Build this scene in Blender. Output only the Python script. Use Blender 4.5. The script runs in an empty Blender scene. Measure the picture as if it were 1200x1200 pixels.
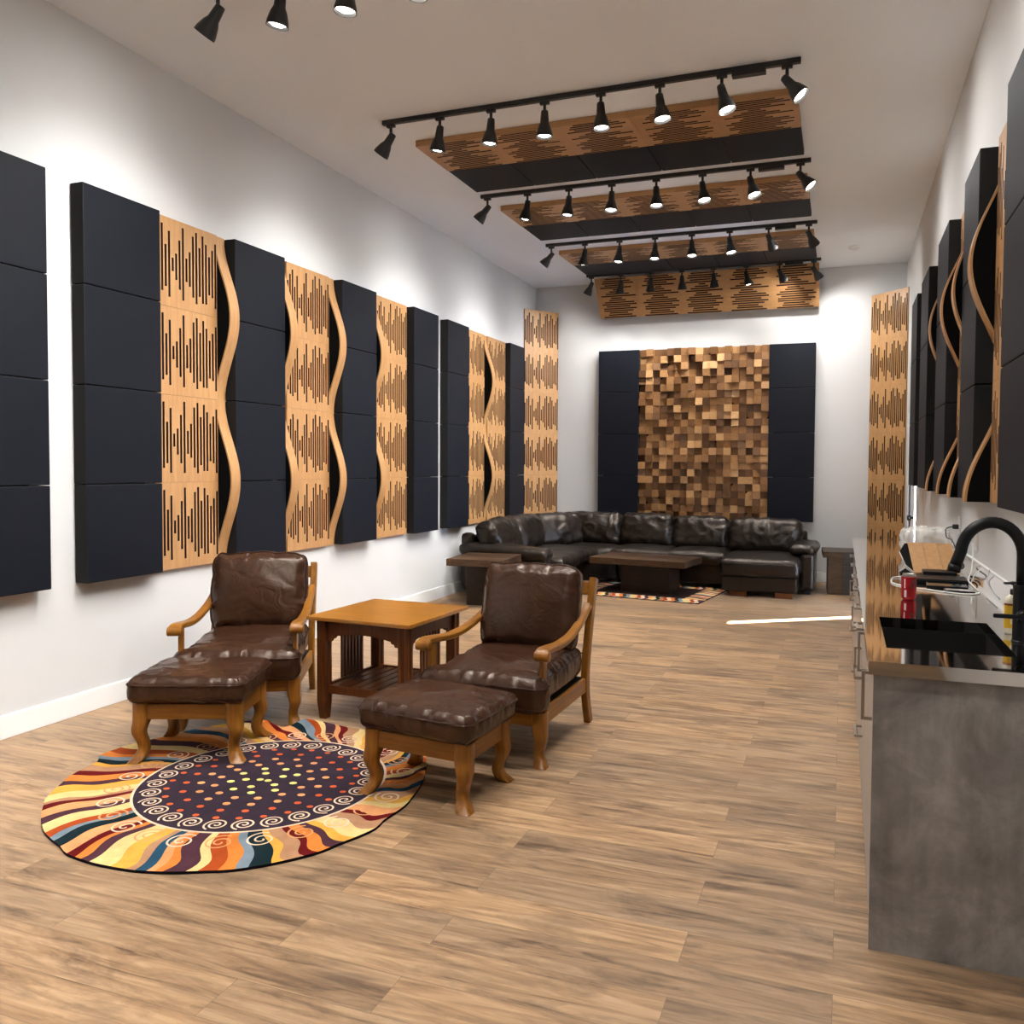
import bpy, bmesh, math, random
from mathutils import Vector, Matrix, noise
PI = math.pi
sc = bpy.context.scene
COL = sc.collection
R = math.radians
# ------------------------------------------------------------------ helpers
def link(o):
    COL.objects.link(o); return o
def mesh_obj(name, bm, mats, parent=None, smooth=False, loc=None, rot=None):
    me = bpy.data.meshes.new(name)
    bm.normal_update(); bm.to_mesh(me); bm.free()
    for m in (mats if isinstance(mats, (list, tuple)) else [mats]): me.materials.append(m)
    if smooth:
        for p in me.polygons: p.use_smooth = True
    o = link(bpy.data.objects.new(name, me))
    if parent: o.parent = parent
    if loc is not None: o.location = loc
    if rot is not None: o.rotation_euler = rot
    return o
def empty(name, loc=(0, 0, 0), rz=0.0, mat=None):
    o = link(bpy.data.objects.new(name, None))
    o.empty_display_size = .1
    if mat is not None: o.matrix_world = mat
    else: o.location = loc; o.rotation_euler = (0, 0, rz)
    return o
def tag(o, label=None, cat=None, group=None, kind=None):
    if label: o['label'] = label
    if cat: o['category'] = cat
    if group: o['group'] = group
    if kind: o['kind'] = kind
    return o
def copy_tree(o, parent=None):
    c = o.copy(); link(c); c.parent = parent
    for ch in o.children: copy_tree(ch, c)
    return c
def B(): return bmesh.new()
def box(bm, x0, x1, y0, y1, z0, z1, bev=0.0, mi=0, M=None, seg=2):
    r = bmesh.ops.create_cube(bm, size=1.0)
    vs = r['verts']
    for v in vs:
        v.co = Vector(((x0+x1)/2+v.co.x*(x1-x0), (y0+y1)/2+v.co.y*(y1-y0), (z0+z1)/2+v.co.z*(z1-z0)))
    fs = set(f for v in vs for f in v.link_faces)
    if bev > 0:
        es = list(set(e for v in vs for e in v.link_edges))
        rr = bmesh.ops.bevel(bm, geom=es, offset=bev, segments=seg, profile=.5, affect='EDGES', clamp_overlap=True)
        fs = set(f for f in rr['faces']) | set(f for f in fs if f.is_valid)
        vs = list(set(v for f in fs for v in f.verts))
    for f in fs: f.material_index = mi
    if M is not None:
        for v in vs: v.co = M @ v.co
    return vs
def sweep(bm, pts, secs, up=Vector((0, 0, 1)), mi=0, cap=True, M=None):
    """rings of 2D section points (list per point, or one list) carried along pts"""
    pts = [Vector(p) for p in pts]; n = len(pts); rings = []
    for i, p in enumerate(pts):
        t = (pts[min(i+1, n-1)]-pts[max(i-1, 0)]).normalized()
        s = t.cross(up)
        if s.length < 1e-4: s = t.cross(Vector((0, 1, 0)))
        s.normalize(); u = s.cross(t).normalized()
        sec = secs[i] if isinstance(secs[0][0], (list, tuple)) else secs
        rings.append([bm.verts.new((M @ q) if M is not None else q) for q in [p+s*a+u*b for a, b in sec]])
    k = len(rings[0])
    for a, b in zip(rings, rings[1:]):
        for j in range(k):
            f = bm.faces.new((a[j], a[(j+1) % k], b[(j+1) % k], b[j])); f.material_index = mi
    if cap:
        f = bm.faces.new(rings[0][::-1]); f.material_index = mi
        f = bm.faces.new(rings[-1]); f.material_index = mi
def circ(r, n=10): return [(r*math.cos(2*PI*i/n), r*math.sin(2*PI*i/n)) for i in range(n)]
def rect(w, h): return [(-w/2, -h/2), (w/2, -h/2), (w/2, h/2), (-w/2, h/2)]
def rrect(w, h, c):
    return [(-w/2+c, -h/2), (w/2-c, -h/2), (w/2, -h/2+c), (w/2, h/2-c), (w/2-c, h/2), (-w/2+c, h/2), (-w/2, h/2-c), (-w/2, -h/2+c)]
def spline(P, n=8):
    P = [Vector(p) for p in P]; out = []
    for i in range(len(P)-1):
        p0, p1, p2, p3 = P[max(i-1, 0)], P[i], P[i+1], P[min(i+2, len(P)-1)]
        for k in range(n):
            t = k/n
            out.append(.5*((2*p1)+(p2-p0)*t+(2*p0-5*p1+4*p2-p3)*t*t+(3*p1-p0-3*p2+p3)*t**3))
    out.append(P[-1]); return out
def tube(bm, pts, r, n=8, mi=0, up=Vector((.013, .02, 1)), M=None): sweep(bm, pts, circ(r, n), up, mi, True, M)
def lathe(bm, prof, n=20, M=None, mi=0, closed=True):
    rings = []
    for r, z in prof:
        ring = []
        for i in range(n):
            q = Vector((r*math.cos(2*PI*i/n), r*math.sin(2*PI*i/n), z))
            ring.append(bm.verts.new(M @ q if M is not None else q))
        rings.append(ring)
    for a, b in zip(rings, rings[1:]):
        for j in range(n):
            f = bm.faces.new((a[j], a[(j+1) % n], b[(j+1) % n], b[j])); f.material_index = mi
    if closed:
        for ring, rev in ((rings[0], True), (rings[-1], False)):
            f = bm.faces.new(ring[::-1] if rev else ring); f.material_index = mi
def prism(bm, poly, axis, a0, a1, mi=0):
    """poly of 2D points extruded along axis ('x': poly=(y,z), 'y': (x,z), 'z': (x,y))"""
    def P(p, a): return {'x': (a, p[0], p[1]), 'y': (p[0], a, p[1]), 'z': (p[0], p[1], a)}[axis]
    A = [bm.verts.new(P(p, a0)) for p in poly]; Bv = [bm.verts.new(P(p, a1)) for p in poly]
    n = len(poly); fs = []
    for i in range(n): fs.append(bm.faces.new((A[i], A[(i+1) % n], Bv[(i+1) % n], Bv[i])))
    fs.append(bm.faces.new(A[::-1])); fs.append(bm.faces.new(Bv))
    for f in fs: f.material_index = mi
    bmesh.ops.recalc_face_normals(bm, faces=fs)
    return fs
ORD = ['first', 'second', 'third', 'fourth', 'fifth', 'sixth', 'seventh', 'eighth']
# ------------------------------------------------------------------ materials
def newmat(name):
    m = bpy.data.materials.new(name); m.use_nodes = True
    nt = m.node_tree; b = nt.nodes['Principled BSDF']
    return m, nt, b
def plain(name, col, rough=.5, metal=0.0, spec=.5, coat=0.0):
    m, nt, b = newmat(name)
    b.inputs['Base Color'].default_value = (*col, 1); b.inputs['Roughness'].default_value = rough
    b.inputs['Metallic'].default_value = metal; b.inputs['Specular IOR Level'].default_value = spec
    b.inputs['Coat Weight'].default_value = coat
    return m
def N(nt, t, **kw):
    n = nt.nodes.new(t)
    for k, v in kw.items():
        if k in n.inputs: n.inputs[k].default_value = v
        else: setattr(n, k, v)
    return n
def ramp(nt, stops, src):
    r = nt.nodes.new('ShaderNodeValToRGB')
    e = r.color_ramp.elements
    while len(e) < len(stops): e.new(.5)
    for i, (p, c) in enumerate(stops): e[i].position = p; e[i].color = (*c, 1)
    nt.links.new(src, r.inputs[0]); return r
def coords(nt, scale=(1, 1, 1), rand=True, rot=(0, 0, 0)):
    tc = N(nt, 'ShaderNodeTexCoord'); mp = N(nt, 'ShaderNodeMapping')
    mp.inputs['Scale'].default_value = scale; mp.inputs['Rotation'].default_value = rot
    if rand:
        oi = N(nt, 'ShaderNodeObjectInfo'); ad = N(nt, 'ShaderNodeVectorMath', operation='ADD')
        mu = N(nt, 'ShaderNodeMath', operation='MULTIPLY'); mu.inputs[1].default_value = 37.0
        nt.links.new(oi.outputs['Random'], mu.inputs[0]); nt.links.new(tc.outputs['Object'], ad.inputs[0])
        nt.links.new(mu.outputs[0], ad.inputs[1]); nt.links.new(ad.outputs[0], mp.inputs[0])
    else: nt.links.new(tc.outputs['Object'], mp.inputs[0])
    return mp.outputs[0]
def noise_tex(nt, vec, scale, detail=4, rough=.55, dist=0.0):
    n = N(nt, 'ShaderNodeTexNoise'); n.inputs['Scale'].default_value = scale; n.inputs['Detail'].default_value = detail
    n.inputs['Roughness'].default_value = rough; n.inputs['Distortion'].default_value = dist
    nt.links.new(vec, n.inputs['Vector']); return n
def bump(nt, b, src, strength, dist):
    bp = N(nt, 'ShaderNodeBump'); bp.inputs['Strength'].default_value = strength; bp.inputs['Distance'].default_value = dist
    nt.links.new(src, bp.inputs['Height']); nt.links.new(bp.outputs[0], b.inputs['Normal'])
def wood(name, c0, c1, stretch=(14, 14, 1.2), rough=.4, scale=3.0, coat=0.0, bumpy=.05, spec=.5):
    m, nt, b = newmat(name)
    v = coords(nt, stretch); n = noise_tex(nt, v, scale, 6, .6, .6)
    r = ramp(nt, [(.3, c0), (.7, c1)], n.outputs['Fac'])
    nt.links.new(r.outputs[0], b.inputs['Base Color']); b.inputs['Roughness'].default_value = rough
    b.inputs['Coat Weight'].default_value = coat; b.inputs['Coat Roughness'].default_value = .2
    b.inputs['Specular IOR Level'].default_value = spec
    bump(nt, b, n.outputs['Fac'], bumpy, .01)
    return m
def leather(name, c0, c1, rough=.36, wr=.5):
    m, nt, b = newmat(name)
    v = coords(nt, (1, 1, 1)); n = noise_tex(nt, v, 6, 4, .6, .4)
    r = ramp(nt, [(.3, c0), (.75, c1)], n.outputs['Fac'])
    nt.links.new(r.outputs[0], b.inputs['Base Color'])
    b.inputs['Roughness'].default_value = rough; b.inputs['Specular IOR Level'].default_value = .42; b.inputs['Specular Tint'].default_value = (1, .86, .74, 1)
    n2 = noise_tex(nt, v, 8, 3, .5, 1.2); n3 = noise_tex(nt, v, 260, 2, .5)
    mx = N(nt, 'ShaderNodeMath', operation='MULTIPLY_ADD'); mx.inputs[1].default_value = .06
    nt.links.new(n3.outputs['Fac'], mx.inputs[0]); nt.links.new(n2.outputs['Fac'], mx.inputs[2])
    bump(nt, b, mx.outputs[0], wr, .02)
    return m
def paint(name, col, rough=.6, var=.02, spec=.3):
    m, nt, b = newmat(name)
    v = coords(nt, (1, 1, 1), False); n = noise_tex(nt, v, 1.3, 3)
    c1 = tuple(max(0, x-var) for x in col)
    r = ramp(nt, [(.3, c1), (.7, col)], n.outputs['Fac']); nt.links.new(r.outputs[0], b.inputs['Base Color'])
    b.inputs['Roughness'].default_value = rough; b.inputs['Specular IOR Level'].default_value = spec
    n2 = noise_tex(nt, v, 180, 2); bump(nt, b, n2.outputs['Fac'], .05, .002)
    return m
def emit(name, col, s):
    m, nt, b = newmat(name)
    b.inputs['Base Color'].default_value = (*col, 1); b.inputs['Emission Color'].default_value = (*col, 1); b.inputs['Emission Strength'].default_value = s
    return m
def glass(name, tint=(1, 1, 1), gl=.12):
    m = bpy.data.materials.new(name); m.use_nodes = True; nt = m.node_tree; nt.nodes.clear()
    o = N(nt, 'ShaderNodeOutputMaterial'); mix = N(nt, 'ShaderNodeMixShader'); t = N(nt, 'ShaderNodeBsdfTransparent'); g = N(nt, 'ShaderNodeBsdfGlossy')
    t.inputs['Color'].default_value = (*tint, 1); g.inputs['Roughness'].default_value = .03
    lw = N(nt, 'ShaderNodeLayerWeight'); lw.inputs['Blend'].default_value = gl
    nt.links.new(lw.outputs['Fresnel'], mix.inputs[0]); nt.links.new(t.outputs[0], mix.inputs[1]); nt.links.new(g.outputs[0], mix.inputs[2])
    nt.links.new(mix.outputs[0], o.inputs['Surface']); return m
MAT = {}
MAT['wall'] = paint('white_wall_paint', (.555, .555, .55))
MAT['ceiling'] = paint('ceiling_paint', (.80, .845, .89), .8)
MAT['trim'] = paint('white_trim_paint', (.72, .72, .70), .4)
def floor_mat():
    m, nt, b = newmat('oak_plank_floor')
    tc = N(nt, 'ShaderNodeTexCoord'); obj = tc.outputs['Object']
    br = N(nt, 'ShaderNodeTexBrick'); br.offset = .37; br.offset_frequency = 2; br.squash = 1
    for k, v in {'Scale': 1.0, 'Mortar Size': .0009, 'Mortar Smooth': .3, 'Brick Width': 1.22, 'Row Height': .18, 'Bias': 0.0}.items(): br.inputs[k].default_value = v
    br.inputs['Color1'].default_value = (0, 0, 0, 1); br.inputs['Color2'].default_value = (1, 1, 1, 1); br.inputs['Mortar'].default_value = (.5, .5, .5, 1)
    nt.links.new(obj, br.inputs['Vector'])
    # grain stretched along the planks, shifted per plank
    sp = N(nt, 'ShaderNodeVectorMath', operation='SCALE'); sp.inputs['Scale'].default_value = 23.0
    nt.links.new(br.outputs['Color'], sp.inputs[0])
    ad = N(nt, 'ShaderNodeVectorMath', operation='ADD'); nt.links.new(obj, ad.inputs[0]); nt.links.new(sp.outputs[0], ad.inputs[1])
    mp = N(nt, 'ShaderNodeMapping'); mp.inputs['Scale'].default_value = (1.1, 11, 1); nt.links.new(ad.outputs[0], mp.inputs[0])
    n1 = noise_tex(nt, mp.outputs[0], 2.2, 8, .62, .9)
    mp2 = N(nt, 'ShaderNodeMapping'); mp2.inputs['Scale'].default_value = (1.0, 3.2, 1); nt.links.new(ad.outputs[0], mp2.inputs[0])
    n2 = noise_tex(nt, mp2.outputs[0], 2.1, 5, .65, .8)
    r1 = ramp(nt, [(.26, (.088, .052, .029)), (.45, (.255, .158, .086)), (.62, (.355, .235, .136)), (.80, (.44, .305, .185))], n1.outputs['Fac'])
    r2 = ramp(nt, [(.33, (.50, .50, .53)), (.52, (1, 1, 1))], n2.outputs['Fac'])
    mu = N(nt, 'ShaderNodeMix', data_type='RGBA', blend_type='MULTIPLY'); mu.inputs['Factor'].default_value = .85
    nt.links.new(r1.outputs[0], mu.inputs['A']); nt.links.new(r2.outputs[0], mu.inputs['B'])
    r3 = ramp(nt, [(0, (.80, .80, .82)), (.5, (.98, .95, .92)), (1, (1.16, 1.10, 1.02))], br.outputs['Color'])
    mu2 = N(nt, 'ShaderNodeMix', data_type='RGBA', blend_type='MULTIPLY'); mu2.inputs['Factor'].default_value = 1.0
    nt.links.new(mu.outputs['Result'], mu2.inputs['A']); nt.links.new(r3.outputs[0], mu2.inputs['B'])
    mo = N(nt, 'ShaderNodeMix', data_type='RGBA'); nt.links.new(br.outputs['Fac'], mo.inputs['Factor'])
    nt.links.new(mu2.outputs['Result'], mo.inputs['A']); mo.inputs['B'].default_value = (.12, .08, .05, 1)
    nt.links.new(mo.outputs['Result'], b.inputs['Base Color'])
    b.inputs['Roughness'].default_value = .42; b.inputs['Specular IOR Level'].default_value = .45
    bump(nt, b, n1.outputs['Fac'], .12, .004)
    return m
MAT['floor'] = floor_mat()
MAT['maple'] = wood('maple_veneer', (.325, .166, .062), (.42, .230, .094), (16, 16, 1.0), .45, 2.2, 0, .02)
MAT['slot'] = plain('slot_felt', (.030, .015, .016), .9, 0, .05)
MAT['navy'] = paint('navy_fabric', (.0058, .0070, .0112), .55, .0015, .16)
MAT['navy_edge'] = plain('black_fabric', (.010, .010, .010), .8, 0, .2)
MAT['blackfelt'] = plain('black_felt', (.004, .004, .004), .95, 0, .05)
MAT['oak'] = wood('honey_oak', (.145, .050, .0045), (.26, .103, .010), (22, 22, 1.6), .36, 2.2, .08, .05, .35)
MAT['oak_x'] = wood('honey_oak_lengthwise', (.145, .050, .0045), (.26, .103, .010), (1.6, 22, 22), .36, 2.2, .08, .05, .35)
MAT['oak_y'] = wood('honey_oak_depthwise', (.145, .050, .0045), (.26, .103, .010), (22, 1.6, 22), .36, 2.2, .08, .05, .35)
MAT['tabletop'] = wood('golden_oak', (.24, .088, .007), (.38, .155, .016), (1.3, 13, 13), .28, 2.0, .3, .04)
MAT['cherry'] = wood('reddish_oak', (.070, .018, .004), (.145, .044, .009), (20, 20, 1.5), .4, 2.2, .05, .05, .3)
MAT['leather'] = leather('brown_leather', (.024, .0088, .0042), (.041, .0165, .0082), .27, .42)
MAT['sofa'] = leather('dark_brown_leather', (.006, .0042, .0034), (.012, .0088, .0070), .33, .4)
MAT['black'] = plain('black_metal', (.008, .008, .009), .42)
MAT['faucet'] = plain('matte_black_finish', (.005, .005, .006), .36, 0, .22)
MAT['bulb'] = emit('lamp_glow', (1, .93, .82), 14)
def steel():
    m, nt, b = newmat('brushed_steel')
    b.inputs['Base Color'].default_value = (.74, .72, .69, 1); b.inputs['Metallic'].default_value = 1; 
    v = coords(nt, (1, 60, 1), False); n = noise_tex(nt, v, 4, 3)
    r = ramp(nt, [(.2, (.03,)*3), (.8, (.075,)*3)], n.outputs['Fac']); nt.links.new(r.outputs[0], b.inputs['Roughness'])
    n2 = noise_tex(nt, coords(nt, (1, 1, 1), False), 2.2, 2); bump(nt, b, n2.outputs['Fac'], .022, .012)
    return m
MAT['steel'] = steel()
MAT['nickel'] = plain('satin_nickel', (.42, .40, .37), .28, 1)
MAT['sink'] = plain('black_composite', (.014, .013, .012), .38)
def concrete():
    m, nt, b = newmat('grey_concrete_laminate')
    v = coords(nt, (1, 1, 1), False); n = noise_tex(nt, v, 4.2, 8, .66, .4)
    v2 = coords(nt, (7, 7, 1.1), False); n2 = noise_tex(nt, v2, 1.8, 5, .6, .3)
    r = ramp(nt, [(.32, (.125, .112, .102)), (.5, (.215, .198, .184)), (.7, (.335, .312, .295))], n.outputs['Fac'])
    r2 = ramp(nt, [(.3, (.72,)*3), (.65, (1.08,)*3)], n2.outputs['Fac'])
    mu = N(nt, 'ShaderNodeMix', data_type='RGBA', blend_type='MULTIPLY'); mu.inputs['Factor'].default_value = 1
    nt.links.new(r.outputs[0], mu.inputs['A']); nt.links.new(r2.outputs[0], mu.inputs['B'])
    nt.links.new(mu.outputs['Result'], b.inputs['Base Color']); b.inputs['Roughness'].default_value = .45
    return m
MAT['concrete'] = concrete()
MAT['cabfront'] = wood('greige_laminate', (.30, .265, .235), (.40, .36, .325), (18, 18, 1.2), .4, 2.2, 0, .02)
def patch(name, cols, w, h, rough=.4):
    m, nt, b = newmat(name)
    tc = N(nt, 'ShaderNodeTexCoord')
    br = N(nt, 'ShaderNodeTexBrick'); br.offset = .43
    for k, v in {'Scale': 1.0, 'Mortar Size': .002, 'Brick Width': w, 'Row Height': h, 'Bias': 0.0}.items(): br.inputs[k].default_value = v
    br.inputs['Color1'].default_value = (0, 0, 0, 1); br.inputs['Color2'].default_value = (1, 1, 1, 1); br.inputs['Mortar'].default_value = (0, 0, 0, 1)
    nt.links.new(tc.outputs['Object'], br.inputs['Vector'])
    r = ramp(nt, [(i/max(1, len(cols)-1), c) for i, c in enumerate(cols)], br.outputs['Color'])
    v = coords(nt, (2, 14, 14), False); n = noise_tex(nt, v, 3, 6, .65, .5)
    r2 = ramp(nt, [(.3, (.45,)*3), (.7, (1.15,)*3)], n.outputs['Fac'])
    mu = N(nt, 'ShaderNodeMix', data_type='RGBA', blend_type='MULTIPLY'); mu.inputs['Factor'].default_value = 1
    nt.links.new(r.outputs[0], mu.inputs['A']); nt.links.new(r2.outputs[0], mu.inputs['B'])
    nt.links.new(mu.outputs['Result'], b.inputs['Base Color']); b.inputs['Roughness'].default_value = rough; b.inputs['Specular IOR Level'].default_value = .22
    bump(nt, b, n.outputs['Fac'], .2, .006)
    return m
MAT['reclaimed'] = patch('reclaimed_wood', [(.028, .013, .007), (.055, .028, .014), (.10, .055, .028)], .6, .11)
MAT['reclaimed_dark'] = patch('dark_reclaimed_wood', [(.018, .010, .006), (.032, .018, .010)], .7, .3)
MAT['patchwork'] = patch('patchwork_wood', [(.014, .010, .008), (.065, .030, .013), (.035, .013, .012), (.045, .047, .047), (.08, .043, .02)], .17, .09)
# ------------------------------------------------------------------ camera (solved from the room's lines)
yaw, pit, rol = .3444, -.0352, .0066
fwd = Vector((-math.sin(yaw)*math.cos(pit), math.cos(yaw)*math.cos(pit), math.sin(pit)))
rgt = Vector((math.cos(yaw), math.sin(yaw), 0)); up = rgt.cross(fwd)
r2 = rgt*math.cos(rol)+up*math.sin(rol); u2 = up*math.cos(rol)-rgt*math.sin(rol)
cam = bpy.data.cameras.new('camera'); cam.sensor_width = 36; cam.lens = 972.57/1200*36
cam.shift_x = (600-637.8)/1200; cam.shift_y = (580.32-600)/1200; cam.clip_start = .02; cam.clip_end = 100
co = link(bpy.data.objects.new('camera', cam))
co.matrix_world = Matrix(((r2.x, u2.x, -fwd.x, 0), (r2.y, u2.y, -fwd.y, 0), (r2.z, u2.z, -fwd.z, 1.5376), (0, 0, 0, 1)))
sc.camera = co
# ------------------------------------------------------------------ room shell
WL, WR, YB, YF, ZC, TH = -4.37, .745, 11.76, -3.2, 4.2, .15
def struct(o): o['kind'] = 'structure'; return o
bm = B(); box(bm, WL-TH, WR+TH, YF-TH, YB+TH, -.1, 0); struct(mesh_obj('floor', bm, MAT['floor']))
bm = B(); box(bm, WL-TH, WR+TH, YF-TH, YB+TH, ZC, ZC+.1); struct(mesh_obj('ceiling', bm, MAT['ceiling']))
bm = B(); box(bm, WL-TH, WL, YF, YB, 0, ZC); struct(mesh_obj('wall_left', bm, MAT['wall']))
bm = B(); box(bm, WL-TH, WR+TH, YB, YB+TH, 0, ZC); struct(mesh_obj('wall_back', bm, MAT['wall']))
bm = B(); box(bm, WL-TH, WR+TH, YF-TH, YF, 0, ZC); struct(mesh_obj('wall_front', bm, MAT['wall']))
SY0, SY1, SZ1 = 9.40, 9.66, 2.12       # narrow glazed sidelight that lets the sun in
DY0, DY1 = 9.76, 10.66                 # door beside it
bm = B()
box(bm, WR, WR+TH, YF, SY0, 0, ZC); box(bm, WR, WR+TH, SY0, SY1, SZ1, ZC); box(bm, WR, WR+TH, SY1, DY0, 0, ZC)
box(bm, WR, WR+TH, DY0, DY1, 2.12, ZC); box(bm, WR, WR+TH, DY1, YB, 0, ZC)
struct(mesh_obj('wall_right', bm, MAT['wall']))
bm = B()
for y0, y1 in ((SY0-.05, SY0), (SY1, SY1+.045)): box(bm, WR-.018, WR+.02, y0, y1, 0, SZ1+.05, .003)
box(bm, WR-.018, WR+.02, SY0, SY1, SZ1, SZ1+.05, .003)
w = struct(mesh_obj('window_1', bm, MAT['trim']))
bm = B(); box(bm, WR+.10, WR+.106, SY0, SY1, .02, SZ1); mesh_obj('pane', bm, glass('window_glass'), w)
bm = B()
box(bm, WR+.02, WR+.065, DY0+.01, DY1-.01, .01, 2.10, .003)
d = struct(mesh_obj('door_1', bm, MAT['trim']))
bm = B(); box(bm, WR-.018, WR+.02, DY1, DY1+.07, 0, 2.19, .003); box(bm, WR-.018, WR+.02, DY0, DY1, 2.12, 2.19, .003); mesh_obj('door_frame', bm, MAT['trim'], d)
bm = B(); lathe(bm, [(.026, 0), (.026, .012), (.012, .014), (.012, .05), (.03, .055), (.03, .085), (.02, .092)], 16, Matrix.Translation((WR+.02, DY0+.08, 1.0)) @ Matrix.Rotation(-PI/2, 4, 'Y'))
tag(mesh_obj('door_handle', bm, MAT['black'], d, True), 'black round door knob')
bm = B(); box(bm, WL, WL+.016, YF, YB, 0, .132, .003); struct(mesh_obj('baseboard_left', bm, MAT['trim']))
bm = B(); box(bm, WL+.016, WR, YB-.016, YB, 0, .132, .003); struct(mesh_obj('baseboard_back', bm, MAT['trim']))
bm = B(); box(bm, WR-.016, WR, 7.75, SY0-.05, 0, .132, .003); struct(mesh_obj('baseboard_right', bm, MAT['trim']))
# ------------------------------------------------------------------ acoustic tiles
TS = .6
SLOTS = [(.5, 0), (.65, -.02), (.75, -.04), (.47, .045), (.74, .02), (.15, .015), (.30, .03), (.56, 0), (.83, -.02), (.27, .035), (.40, .015), (.71, -.025), (.835, -.02), (.575, .015), (.795, -.025), (.71, .018), (.456, .025), (.57, -.008), (.777, .008)]
def slotted_tile_mesh(W=TS, H=TS, dep=.02):
    bm = B(); n = len(SLOTS); sw = .0182; rd = .013
    def q(a, b, c, d, mi=0):
        f = bm.faces.new([bm.verts.new(p) for p in (a, b, c, d)]); f.material_index = mi
    e = .0008; xs = e
    for i, (h, o) in enumerate(SLOTS):
        c = (i+.5)/n*W; x0, x1 = c-sw/2, c+sw/2
        z0, z1 = H/2-(o+h/2)*H, H/2-(o-h/2)*H
        q((xs, 0, e), (x0, 0, e), (x0, 0, H-e), (xs, 0, H-e))
        q((x0, 0, e), (x1, 0, e), (x1, 0, z0), (x0, 0, z0)); q((x0, 0, z1), (x1, 0, z1), (x1, 0, H-e), (x0, 0, H-e))
        q((x0, rd, z0), (x1, rd, z0), (x1, rd, z1), (x0, rd, z1), 1)
        q((x0, 0, z0), (x0, rd, z0), (x0, rd, z1), (x0, 0, z1), 1); q((x1, rd, z0), (x1, 0, z0), (x1, 0, z1), (x1, rd, z1), 1)
        q((x0, 0, z0), (x1, 0, z0), (x1, rd, z0), (x0, rd, z0), 1); q((x0, rd, z1), (x1, rd, z1), (x1, 0, z1), (x0, 0, z1), 1)
        xs = x1
    q((xs, 0, e), (W-e, 0, e), (W-e, 0, H-e), (xs, 0, H-e))
    q((e, 0, H-e), (W-e, 0, H-e), (W-e, dep, H-e), (e, dep, H-e)); q((e, dep, e), (W-e, dep, e), (W-e, 0, e), (e, 0, e))
    q((e, dep, e), (e, 0, e), (e, 0, H-e), (e, dep, H-e)); q((W-e, 0, e), (W-e, dep, e), (W-e, dep, H-e), (W-e, 0, H-e))
    q((e, dep, H-e), (W-e, dep, H-e), (W-e, dep, e), (e, dep, e))
    me = bpy.data.meshes.new('slotted_tile'); bm.to_mesh(me); bm.free()
    me.materials.append(MAT['maple']); me.materials.append(MAT['slot']); return me
ME_SLOT = slotted_tile_mesh()
ME_SLOT_THICK = slotted_tile_mesh(dep=.05)
def fabric_tile_mesh(W=TS, H=TS, dep=.1, g=.0022):
    bm = B(); box(bm, g, W-g, 0, dep, g, H-g, .005, 0, None, 2)
    me = bpy.data.meshes.new('fabric_tile'); bm.normal_update()
    for f in bm.faces:
        f.material_index = 1 if abs(f.normal.y) < .7 else 0
    bm.to_mesh(me); bm.free(); me.materials.append(MAT['navy']); me.materials.append(MAT['navy_edge']); return me
def put(name, me, parent, loc):
    o = link(bpy.data.objects.new(name, me)); o.parent = parent; o.location = loc; return o
RZL, RZR = PI/2, -PI/2
def fabric_column(x, y, z, rz, W, n, dep, label, group):
    e = tag(empty('acoustic_panel', (x, y, z), rz), label, 'acoustic panel', group)
    me = fabric_tile_mesh(W, TS, dep)
    for k in range(n): put('fabric_tile', me, e, (0, 0, k*TS))
    bm = B(); box(bm, .06, TS-.06, dep-.004, dep+.0008, .1, n*TS-.1); mesh_obj('mounting_rail', bm, MAT['blackfelt'], e)
    return e
def arch_edge(parent, x0, x1, depth_back, H, n_per, amp=.136, lo=.012, phase=0.0, thick=.011, hmax=None):
    """bent plywood strip bowing out from the wall; local x0..x1, wall at y=depth_back"""
    NZ = 72; bmw = B(); bmf = B(); prof = []
    for i in range(NZ+1):
        z = H*i/NZ; p = .5-.5*math.cos(2*PI*(z/H*n_per+phase)); prof.append((depth_back-max(.012, lo+amp*p), z))
    def ring(bmx, a, b, off):
        return [bmx.verts.new((a, y+off, z)) for y, z in prof], [bmx.verts.new((b, y+off, z)) for y, z in prof]
    f0, f1 = ring(bmw, x0, x1, 0); b0, b1 = ring(bmw, x0, x1, thick)
    for i in range(NZ):
        bmw.faces.new((f0[i], f1[i], f1[i+1], f0[i+1])); bmw.faces.new((b1[i], b0[i], b0[i+1], b1[i+1]))
        bmw.faces.new((b0[i], f0[i], f0[i+1], b0[i+1])); bmw.faces.new((f1[i], b1[i], b1[i+1], f1[i+1]))
    bmw.faces.new((f0[0], b0[0], b1[0], f1[0])); bmw.faces.new((f0[-1], f1[-1], b1[-1], b0[-1]))
    s = mesh_obj('bowed_strip', bmw, MAT['maple'], parent, True)
    s.data.set_sharp_from_angle(angle=R(40))
    g0 = [(bmf.verts.new((x0+.003, min(y+thick+.0005, depth_back-.0005), z)), bmf.verts.new((x0+.003, depth_back, z))) for y, z in prof]
    g1 = [(bmf.verts.new((x1-.003, min(y+thick+.0005, depth_back-.0005), z)), bmf.verts.new((x1-.003, depth_back, z))) for y, z in prof]
    for i in range(NZ):
        bmf.faces.new((g0[i][1], g0[i][0], g0[i+1][0], g0[i+1][1])); bmf.faces.new((g1[i][0], g1[i][1], g1[i+1][1], g1[i+1][0]))
    bmf.faces.new((g0[0][0], g0[0][1], g1[0][1], g1[0][0])); bmf.faces.new((g0[-1][1], g0[-1][0], g1[-1][0], g1[-1][1]))
    tag(mesh_obj('side_felt', bmf, MAT['blackfelt'], s), 'black felt closing the bow')
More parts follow.
